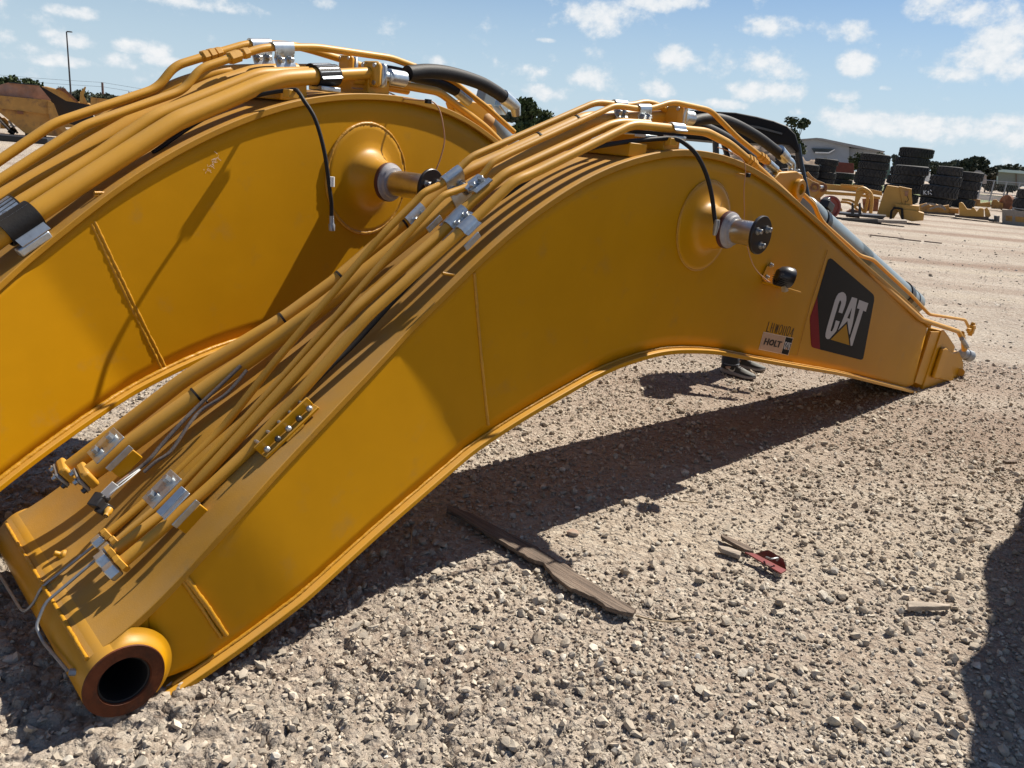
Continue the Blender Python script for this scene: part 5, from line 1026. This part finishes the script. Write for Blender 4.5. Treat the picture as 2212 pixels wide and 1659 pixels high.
# ---- left background: worn dump bodies, mats, poles
db = Spot(*zl(450, 850)); o = thing('dump_body', 'big worn yellow-brown dump body with rusted sloping side at the left', 'dump body', db.P)
db.slab(MB(), [(-400, 60), (-60, 100), (0, 70), (130, 35), (570, 75), (760, 300), (-400, 190)], .25, .5, zl).build('rusted_side_sheet', 'rustlight', o)
db.slab(MB(), [(-400, 190), (740, 305), (735, 510), (-400, 370)], .3, .15, zl).build('side_band', 'yold', o)
db.slab(MB(), [(-400, 370), (725, 505), (740, 590), (960, 800), (880, 840), (370, 790), (-20, 470), (-400, 420)], 2.6, .3, zl).build('belly_sheet', 'yold', o)
db.slab(MB(), [(705, 320), (760, 315), (800, 500), (880, 580), (950, 660), (1000, 780), (960, 800), (740, 590), (720, 500)], 2.8, .0, zl).build('rear_rim', 'yold', o)
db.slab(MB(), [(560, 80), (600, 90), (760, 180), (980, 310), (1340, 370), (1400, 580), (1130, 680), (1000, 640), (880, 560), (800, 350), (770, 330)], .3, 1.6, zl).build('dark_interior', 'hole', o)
db.slab(MB(), [(130, 28), (575, 70), (580, 84), (130, 44)], .4, .4, zl).build('top_rail', 'black', o)
db.slab(MB(), [(255, 450), (350, 470), (345, 510), (255, 500)], .2, .1, zl).build('rust_patch', 'rusty', o)
db.slab(MB(), [(370, 790), (690, 820), (690, 870), (370, 840)], 1.5, .6, zl).build('support_block', 'black', o)
d2 = Spot(*zl(1000, 760)); o = thing('curved_bucket', 'curved yellow bucket shell with upswept horn behind the dump body', 'bucket', d2.P)
d2.slab(MB(), [(610, 95), (690, 95), (830, 130), (960, 120), (1010, 180), (1160, 320), (1340, 345), (1340, 700), (620, 700)], 1.8, 2.6, zl).build('shell', 'yold', o, bev=.05)
d2.slab(MB(), [(840, 120), (960, 122), (1020, 190), (1170, 325), (1130, 330), (980, 200)], .4, 2.4, zl).build('rusted_lip', 'rusty', o); d2.slab(MB(), [(1180, 330), (1190, 180), (1260, 95), (1275, 110), (1240, 230), (1230, 340)], .3, 2.3, zl).build('horn', 'yfar', o); d2.slab(MB(), [(1240, 230), (1300, 345), (1230, 340)], .3, 2.35, zl).build('gusset', 'yold', o)
d3 = Spot(*zl(1600, 640)); o = thing('box_body', 'square tan dump body half hidden behind the far boom tubes', 'dump body', d3.P)
d3.slab(MB(), [(1345, 255), (1660, 290), (2000, 330), (2000, 640), (1420, 580), (1385, 500), (1340, 420)], 2.2, .0, zl).build('side_wall', 'yold', o); d3.slab(MB(), [(1440, 270), (1460, 272), (1440, 500), (1420, 500)], .2, -.15, zl).build('wall_rib', 'yold', o); d3.slab(MB(), [(1900, 165), (1945, 200), (1930, 225), (1905, 215)], .2, .1, zl).build('corner_horn', 'yold', o); d3.slab(MB(), [(1900, 225), (2100, 250), (2100, 330), (1900, 330)], .5, .4, zl).build('end_wall', 'rusty', o)
lm = Spot(*zl(200, 800)); o = thing('hydraulic_ram', 'bright chrome hydraulic ram propped beside the dump body at the left edge', 'hydraulic ram', lm.P)
MB().tube([lm.p(*zl(-120, 450)), lm.p(*zl(160, 750))], .09, 14).build('ram_rod', 'chrome', o); MB().tube([lm.p(*zl(140, 730)), lm.p(*zl(220, 790))], .14, 12).build('ram_eye', 'black', o); MB().tube([lm.p(*zl(130, 600), .3), lm.p(*zl(260, 790), .2)], .05, 8).build('ram_stay', 'wht', o); lm.slab(MB(), [(0, 560), (70, 560), (130, 620), (130, 720), (0, 720)], .5, 1.0, zl).build('rear_frame', 'yfar', o)
mt_ = Spot(*zl(300, 900)); P0, P1 = G(*zl(-300, 850)), G(*zl(760, 930)); dv = unit(P1 - P0); nv2 = unit(V(-dv[1], dv[0], 0))
tag(MB().box((P0 + P1) / 2 + UP * .06, (np.linalg.norm(P1 - P0), 1.2, .2), (dv, nv2, UP)).build('timber_mat', 'mat', None, bev=.02), 'long black ground mat lying in front of the dump body', 'mat')
q = lambda x, y, d: Spot(x, depth=d).p(x, y)
o = thing('light_pole', 'tall slim dark light pole with a small lamp arm, left background', 'light pole', Spot(174, depth=110).P); pb_ = Spot(174, depth=110).P
MB().tube([pb_ - UP * .2, pb_ + UP * float(q(170, 72, 110)[2])], [.11, .07], 10).build('pole', 'pole', o); hp_ = pb_ + UP * float(q(170, 72, 110)[2]); MB().tube([hp_, hp_ + V(.5, 0, .02)], .05, 6).box(hp_ + V(.35, 0, .03), (.5, .25, .12)).build('lamp_head', 'pole', o)
pw = Spot(240, depth=140.); o = thing('utility_pole', 'short timber utility pole in the left distance', 'utility pole', pw.P); hp2 = pw.P + UP * float(pw.p(240, 180)[2]); MB().tube([pw.P - UP * .2, hp2], [.2, .16], 8).build('pole', 'bark2', o)
for dz in (0, -.6):
    a = hp2 + UP * dz; b1_ = a + V(-60, 10, 1.5); b2_ = a + V(55, 12, -1.0)
    for e_ in (b1_, b2_): MB().tube([a + (e_ - a) * t + UP * (-1.6 * 4 * t * (1 - t) * .5) for t in np.linspace(0, 1, 12)], .018, 5).build('wire', 'pole', o)
# ================================================================== things lying on the ground
def gpoly(pts, z, th, conv=None):
    P = [G(*(conv(*q) if conv else q), z) for q in pts]; return MB().prism(P, (0, 0, -th))
zd = lambda x, y: (864 + .573 * x, 979 + .573 * y)
pk = [(968,1089),(1020,1110),(1085,1143),(1130,1166),(1160,1180),(1190,1202),(1225,1219),(1258,1245),(1290,1264),(1330,1292),(1374,1316),(1370,1325),(1345,1322),(1310,1309),(1282,1290),(1250,1276),(1228,1268),(1195,1240),(1172,1215),(1150,1208),(1120,1192),(1090,1172),(1050,1149),(1000,1118),(965,1100)]
pk2 = []
for i_, (x_, y_) in enumerate(pk):
    x2_, y2_ = pk[(i_ + 1) % len(pk)]
    for t_ in (0, .33, .66): pk2.append((x_ + (x2_ - x_) * t_ + rng.normal(0, .9), y_ + (y2_ - y_) * t_ + rng.normal(0, .7)))
pk = pk2
tag(gpoly(pk, .034, .017).build('wooden_plank', 'wood', None, bev=.003), 'long split dark brown plank lying half in the boom shadow', 'plank')
tag(gpoly([(1210,305),(1250,318),(1322,352),(1335,370),(1300,362),(1215,315)], .024, .016, zd).build('wood_splinter', 'wood', None, bev=.002), 'narrow brown wood splinter pointing at the red metal scrap', 'wood scrap')
tag(gpoly([(1198,345),(1240,352),(1288,370),(1283,385),(1260,378),(1210,360)], .026, .02, zd).build('wood_chunk', 'wood2', None, bev=.004), 'short greyish wood chunk beside the splinter', 'wood scrap')
tag(gpoly([(1912,558),(1935,555),(2020,562),(2074,567),(2074,575),(2010,578),(1918,578)], .028, .02, zd).build('wood_wedge', 'wood2', None, bev=.003), 'pale grey wooden wedge lying alone near the right shadow', 'wood scrap')
o = thing('red_scrap', 'bent dark red sheet metal scrap with a rusty edge rail on gravel', 'metal scrap', G(*zd(1390, 420)))
A = [G(*zd(*q), h) for q, h in (((1338,378), .02), ((1388,364), .05), ((1446,398), .05), ((1457,438), .016), ((1405,412), .012))]
MB().prism(A, (0, 0, -.004)).build('bent_sheet', 'red', o); A2 = [G(*zd(*q), h) for q, h in (((1300,372), .03), ((1338,378), .032), ((1457,440), .022), ((1437,452), .03))]
MB().prism(A2, (0, 0, -.006)).build('edge_rail', 'red', o); MB().tube(smooth([G(*zd(*q), h) for q, h in (((1380,392), .045), ((1400,398), .06), ((1425,395), .06), ((1420,405), .045))], 14), .004, 6).build('wire_loop', 'zincdull', o)
for k, (L, lab) in enumerate((([(0,210),(80,195),(165,186)], 'thin twig in the shade left of the plank'), ([(888,612),(960,630),(1030,635),(1110,632)], 'dry straw stalk at the lower end of the plank'), ([(60,260),(45,300),(42,370)], 'curved dry stalk on shaded mud below the boom'), ([(1050,180),(1120,187)], 'short pale stalk in open gravel'))):
    tag(MB().tube(smooth([G(*zd(*q), .02 + .01 * (i % 2)) for i, q in enumerate(L)], 14), .003, 6).build('twig', 'twig'), lab, 'twig')
import bmesh
def rock(x, y, r, label, seed, col='stone', cat='rock'):
    bm = bmesh.new(); bmesh.ops.create_icosphere(bm, subdivisions=3, radius=1.); rg = np.random.default_rng(seed); ax = rg.normal(0, 1, (9, 3)); ax /= np.linalg.norm(ax, axis=1)[:, None]; lim = rg.uniform(.62, .9, 9); s3 = rg.uniform(.7, 1.25, 3) * V(1.15, 1, .72)
    P = G(x, y); gz = float(gheight(np.array([P[0]]), np.array([P[1]]))[0])
    for v in bm.verts:
        p = np.array(v.co)
        for a, l in zip(ax, lim):
            d = p @ a
            if d > l: p = p - a * (d - l)
        p = p * s3 * r; v.co = (p[0], p[1], p[2])
    me = bpy.data.meshes.new('rock'); bm.to_mesh(me); bm.free(); ca = me.color_attributes.new('Col', 'FLOAT_COLOR', 'POINT'); c = {'stone': (.52, .47, .39, 1), 'pink': (.42, .27, .2, 1)}[col]
    ca.data.foreach_set('color', np.tile(np.array(c, np.float32), len(me.vertices))); o = link('rock', me, 'stone', None, 25); o.location = (P[0], P[1], gz + r * .42); o.rotation_euler = (0, 0, rg.uniform(0, 6)); tag(o, label, cat, 'larger stones in the gravel'); return o
for k, (x, y, r, lab) in enumerate(((925,682,24,'pale angular stone below the plank end, left of a close trio'),(962,700,20,'middle pale stone of the trio below the plank end'),(1002,720,20,'right-hand pale stone of the trio below the plank end'),(1047,515,18,'rounded tan stone right of the plank middle'),(1010,516,14,'smaller stone touching the rounded tan one'),(567,482,16,'pale stone left of the plank beside its broken edge'),(1225,617,17,'flat tan stone in open gravel right of the plank tip'),(972,342,17,'whitish stone in sunlit gravel above the plank'),(1690,582,24,'broad pale flat stone left of the wood wedge'),(1620,552,26,'long low tan stone between the plank and the wedge'),(1782,752,20,'pale stone low in the picture below the wedge'),(2150,668,22,'pale stone at the edge of the right-hand shadow'),(1445,255,16,'white stone in gravel above the red scrap'),(745,280,14,'white pebble-like stone right of the shaded bump'))):
    P = G(*zd(x, y)); d = (P - CAM) @ FW; rock(*zd(x, y), r * .573 * d / CF * .62, lab, 50 + k)
rock(*zd(650, 302), .022, 'reddish stone chip left of the sunlit plank', 77, 'pink')
for k, (x, y, lab) in enumerate(((2180, 1003, 'dark wood scrap at the right edge of the lane'), (2092, 1128, 'dark lump lying in brown dirt at right'))):
    P = G(x, y); tag(MB().box(P + UP * .015, (.09 if k == 0 else .035, .03, .02), (V(.95, .3, 0), V(-.3, .95, 0), UP)).build('dark_scrap', 'wood', None, bev=.006), lab, 'scrap')
# dark bark-like strips lying on the lane
for k, (x, y, L_, lab) in enumerate(((1765 + 45, 505, 1.2, 'dark strip of rubber across the lane, left one'), (1915, 513, 1.4, 'dark strip of rubber across the lane, middle one'), (1965, 520, .9, 'dark strip of rubber across the lane, right one'), (2015, 525, .7, 'short dark strip right of the lane strips'))):
    P = G(x, y); tag(MB().box(P + UP * .02, (L_ * .6, .07, .03), (V(.97, -.2, 0), V(.2, .97, 0), UP)).build('rubber_strip', 'wood', None, bev=.01), lab, 'rubber strip')
P = G(1842, 470); tag(MB().prism([P + V(-.2, 0, 0), P + V(.25, 0, 0), P + V(.2, 0, .25), P + V(-.1, 0, .3), P + V(-.22, 0, .2)], (0, .15, 0)).build('dark_steel_scrap', 'rusty', None, bev=.01), 'dark steel scrap lying just right of the grey cylinder', 'scrap')
# a wheel at the right edge and the stick beyond it that shades the corner
kz = math.cos(R(SUN_EL)) / math.sin(R(SUN_EL)); sh_ = V(math.sin(R(SUN_AZ)), math.cos(R(SUN_AZ)), 0) * kz
st_ = thing('excavator_stick', 'yellow excavator stick standing just outside the right edge, only its shadow in view', 'excavator stick', (3.4, 3.4, 0))
E_ = [((1.18, 1.30), 1.75), ((1.39, 1.89), 1.75), ((1.53, 2.12), 1.75), ((1.60, 2.36), 1.78), ((1.78, 2.52), 1.80), ((1.92, 2.74), 1.80), ((2.10, 3.12), 1.80), ((2.26, 3.34), 1.7), ((2.33, 3.36), 1.66), ((2.71, 3.84), 1.6), ((3.1, 4.3), 1.5)]
tp_ = [V(*p, 0) + sh_ * z + UP * z for p, z in E_]; sd_ = unit(V(.83, -.56, 0))
MB().add([p for q in tp_ for p in (q, q * V(1, 1, 0) + UP * .05, q * V(1, 1, 0) + sd_ * .6 + UP * .05, q + sd_ * .6)], [(i * 4 + k, i * 4 + (k + 1) % 4, (i + 1) * 4 + (k + 1) % 4, (i + 1) * 4 + k) for i in range(len(tp_) - 1) for k in range(4)] + [(3, 2, 1, 0), tuple(4 * (len(tp_) - 1) + k for k in range(4))]).build('stick_body', 'yel', st_, bev=.02)
MB().cyl(tp_[2] * V(1, 1, 0) + UP * .9 - sd_ * .12, tp_[2] * V(1, 1, 0) + UP * .9 + sd_ * .72, .14).build('stick_boss', 'yel', st_); MB().cyl(tp_[8] * V(1, 1, 0) + UP * .8 - sd_ * .1, tp_[8] * V(1, 1, 0) + UP * .8 + sd_ * .7, .12).build('stick_boss', 'yel', st_)
# ================================================================== person standing between the booms
gz_ = float(gheight(np.array([1.7]), np.array([5.88]))[0]) + .004; hl, to = G(1556, 803, gz_), G(1633, 822, gz_); fd = unit((to - hl) * V(1, 1, 0)); lt = V(-fd[1], fd[0], 0)   # lt points away from the camera
per = thing('person', 'person in dark jeans and grey sneakers standing behind the near boom', 'person', hl)
def SH(v, base, f=fd, l=lt): return base + f * v[0] + l * v[1] + UP * v[2]
XS = [0, .012, .03, .06, .10, .14, .18, .215, .25, .275, .29]; HWs = [.012, .026, .033, .035, .034, .036, .042, .045, .041, .030, .010]; HT = [.075, .10, .112, .108, .098, .082, .068, .058, .049, .042, .034]; SB = [.012, .006, .002, .0, .0, .0, .0, .0, .003, .009, .018]; ST = [.045, .046, .044, .040, .036, .033, .031, .030, .030, .031, .032]
def shoe(base, f, l, near):
    def loft(lo, hi, kx, name, m, par, arch):
        vs = []; n = 14
        for i, x in enumerate(XS):
            for k in range(n):
                a = math.pi * 2 * k / n; c, s_ = math.cos(a), math.sin(a); yy = HWs[i] * kx * np.sign(c) * abs(c) ** .75
                if arch: zz = lo[i] + (hi[i] - lo[i]) * max(0, s_) ** .75 - .004 * max(0, -s_); yy *= (1 - .35 * max(0, s_))
                else: zz = (lo[i] + hi[i]) / 2 + (hi[i] - lo[i]) / 2 * np.sign(s_) * abs(s_) ** .5
                vs.append(SH((x if abs(x - .145) < .13 else x, yy, zz), base, f, l))
        fs = [(i * n + k, (i + 1) * n + k, (i + 1) * n + (k + 1) % n, i * n + (k + 1) % n) for i in range(len(XS) - 1) for k in range(n)] + [tuple(range(n)), tuple((len(XS) - 1) * n + k for k in range(n))[::-1]]
        return MB().add(vs, fs).build(name, m, par, 60)
    up_ = loft(ST, HT, .94, 'shoe_upper', 'shoe', per, True)
    loft(SB, ST, 1.08, 'shoe_sole', 'sole', up_, False); loft([z - .006 for z in SB], [z + .005 for z in SB], 1.02, 'outsole', 'outsole', up_, False)
    def side(x, z, off=.0035):
        hw = np.interp(x, XS, HWs) * .94; lo, hi = np.interp(x, XS, ST), np.interp(x, XS, HT); s_ = min(1, max(0, (z - lo) / (hi - lo))) ** (1 / .75); c = math.sqrt(max(0, 1 - s_ * s_)) ** .75; return SH((x, -hw * c * (1 - .35 * s_) - off, z), base, f, l)
    if near:
        sw = [(.02, .098), (.045, .074), (.07, .056), (.095, .046), (.112, .046), (.120, .054), (.122, .072), (.126, .058), (.125, .044), (.115, .034), (.098, .033), (.078, .042), (.055, .060), (.035, .080)]
        MB().prism([side(*q) for q in sw], l * -.0012).build('side_logo', 'logo', up_, None)
    vs = []
    for i, x in enumerate((.165, .19, .215, .24, .262, .28)):
        for k in range(7):
            a = math.pi * (.12 + .76 * k / 6); hw = np.interp(x, XS, HWs) * .955; lo, hi = np.interp(x, XS, ST), np.interp(x, XS, HT) + .0022; c, s_ = math.cos(a), math.sin(a); vs.append(SH((x, hw * np.sign(c) * abs(c) ** .75 * (1 - .35 * s_), lo + (hi - lo) * s_ ** .75), base, f, l))
    MB().add(vs, [(i * 7 + k, i * 7 + k + 1, (i + 1) * 7 + k + 1, (i + 1) * 7 + k) for i in range(5) for k in range(6)]).build('toe_cap', 'shoelight', up_, 70)
    for k in range(4):
        x = .115 + .018 * k; z = np.interp(x, XS, HT) + .003; MB().tube([SH((x, -.022, z - .010), base, f, l), SH((x + .006, 0, z + .001), base, f, l), SH((x, .022, z - .010), base, f, l)], .0035, 6).build('lace', 'sole', up_)
    MB().tube(smooth([SH(q, base, f, l) for q in ((.008, 0, .10), (-.006, 0, .118), (.004, 0, .128), (.016, 0, .118))], 12), .003, 6).build('heel_loop', 'shoe', up_)
b2 = G(1570, 789, gz_) + fd * .02; f2 = unit(fd * .96 + lt * .28); l2 = V(-f2[1], f2[0], 0)
hl = hl + fd * .0
shoe(hl, fd, lt, True); shoe(b2, f2, l2, False)
a1 = hl + fd * .065 + UP * .10; a2_ = b2 + f2 * .065 + UP * .10; hipc = (a1 + a2_) / 2 * V(1, 1, 0) + UP * .80 - fd * .08
h1, h2 = hipc - lt * .09, hipc + lt * .09; k1, k2 = (a1 + h1) / 2 + fd * .07, (a2_ + h2) / 2 + fd * .07
ch = hipc + UP * .36 + fd * .14; nk = ch + UP * .14 + fd * .06; hd = nk + UP * .15 + fd * .05
def remesh(mb, name, m, vox):
    o = mb.build(name, m, per, None); r_ = o.modifiers.new('fuse', 'REMESH'); r_.mode = 'VOXEL'; r_.voxel_size = vox; r_.use_smooth_shade = True; s_ = o.modifiers.new('soft', 'SMOOTH'); s_.iterations = 4; return o
body = MB(); body.tube([a1 - UP * .06, a1, k1, h1, hipc + UP * .05], [.035, .04, .05, .075, .09], 12).tube([a2_ - UP * .06, a2_, k2, h2, hipc + UP * .05], [.035, .04, .05, .075, .09], 12).tube([hipc - UP * .03, hipc + UP * .12, ch, nk - UP * .06, nk, nk + UP * .06], [.13, .125, .15, .10, .055, .052], 16)
body.lathe([(.001, -.115), (.05, -.105), (.072, -.06), (.08, .0), (.078, .05), (.055, .10), (.001, .118)], hd, unit(UP + fd * .2), 18).tube([hd + fd * .07, hd + fd * .098 - UP * .015, hd + fd * .075 - UP * .03], [.010, .014, .012], 8)
for sg in (-1, 1):
    s0 = ch + lt * .17 * sg + UP * .06; el = s0 - UP * .26 + fd * .06 + lt * .04 * sg; wr = el - UP * .10 + fd * .22 - lt * .05 * sg; body.tube([ch + UP * .07, s0, el, wr], [.07, .055, .042, .03], 12)
    hnd = unit(wr - el); pal = wr + hnd * .09; body.tube([wr, wr + hnd * .04, pal], [.028, .038, .036], 10)
    for q in range(4): b_ = pal + lt * (.022 * (q - 1.5)); body.tube([b_ - hnd * .02, b_ + hnd * .035, b_ + hnd * (.055 + .01 * (q in (1, 2))) - UP * .02], [.0095, .009, .008], 8)
    body.tube([wr + hnd * .03 - lt * .02 * sg, wr + hnd * .06 - lt * .05 * sg, wr + hnd * .09 - lt * .055 * sg], [.013, .011, .009], 8); body.lathe([(.001, -.02), (.012, 0), (.001, .02)], hd + lt * .082 * sg, UP, 8)
remesh(body, 'body', 'skin', .009)
jn = MB()
for a_, k_, h_, ff in ((a1, k1, h1, fd), (a2_, k2, h2, f2)):
    jn.tube([a_ - UP * .03 + ff * .005, a_ + UP * .02, a_ + UP * .09 - ff * .01, a_ + UP * .16, k_, h_, hipc + UP * .1], [.070, .071, .067, .07, .083, .105, .12], 16)
jn.tube([hipc - UP * .02, hipc + UP * .14], [.15, .145], 16); je = remesh(jn, 'jeans', 'denim', .012); tx = bpy.data.textures.new('folds', 'CLOUDS'); tx.noise_scale = .05; dm = je.modifiers.new('folds', 'DISPLACE'); dm.texture = tx; dm.strength = .016; dm.texture_coords = 'GLOBAL'
for a_, ff in ((a1, fd), (a2_, f2)): MB().lathe([(.064, -.004), (.070, 0), (.070, .006), (.066, .010)], a_ - UP * .012 + ff * .005, UP, 24).build('jeans_hem', 'denimhem', je)
sr = MB().tube([hipc + UP * .08, hipc + UP * .2, ch, ch + UP * .1, nk], [.16, .155, .175, .13, .07], 16)
for sg in (-1, 1): s0 = ch + lt * .17 * sg + UP * .06; el = s0 - UP * .26 + fd * .06 + lt * .04 * sg; sr.tube([ch + UP * .07, s0, s0 * .3 + el * .7], [.085, .072, .062], 12)
remesh(sr, 'shirt', 'shirt', .014); MB().lathe([(.083, .0), (.088, .03), (.08, .075), (.05, .12), (.001, .128)], hd - fd * .012, unit(UP - fd * .15), 20).build('hair', 'hair', per)
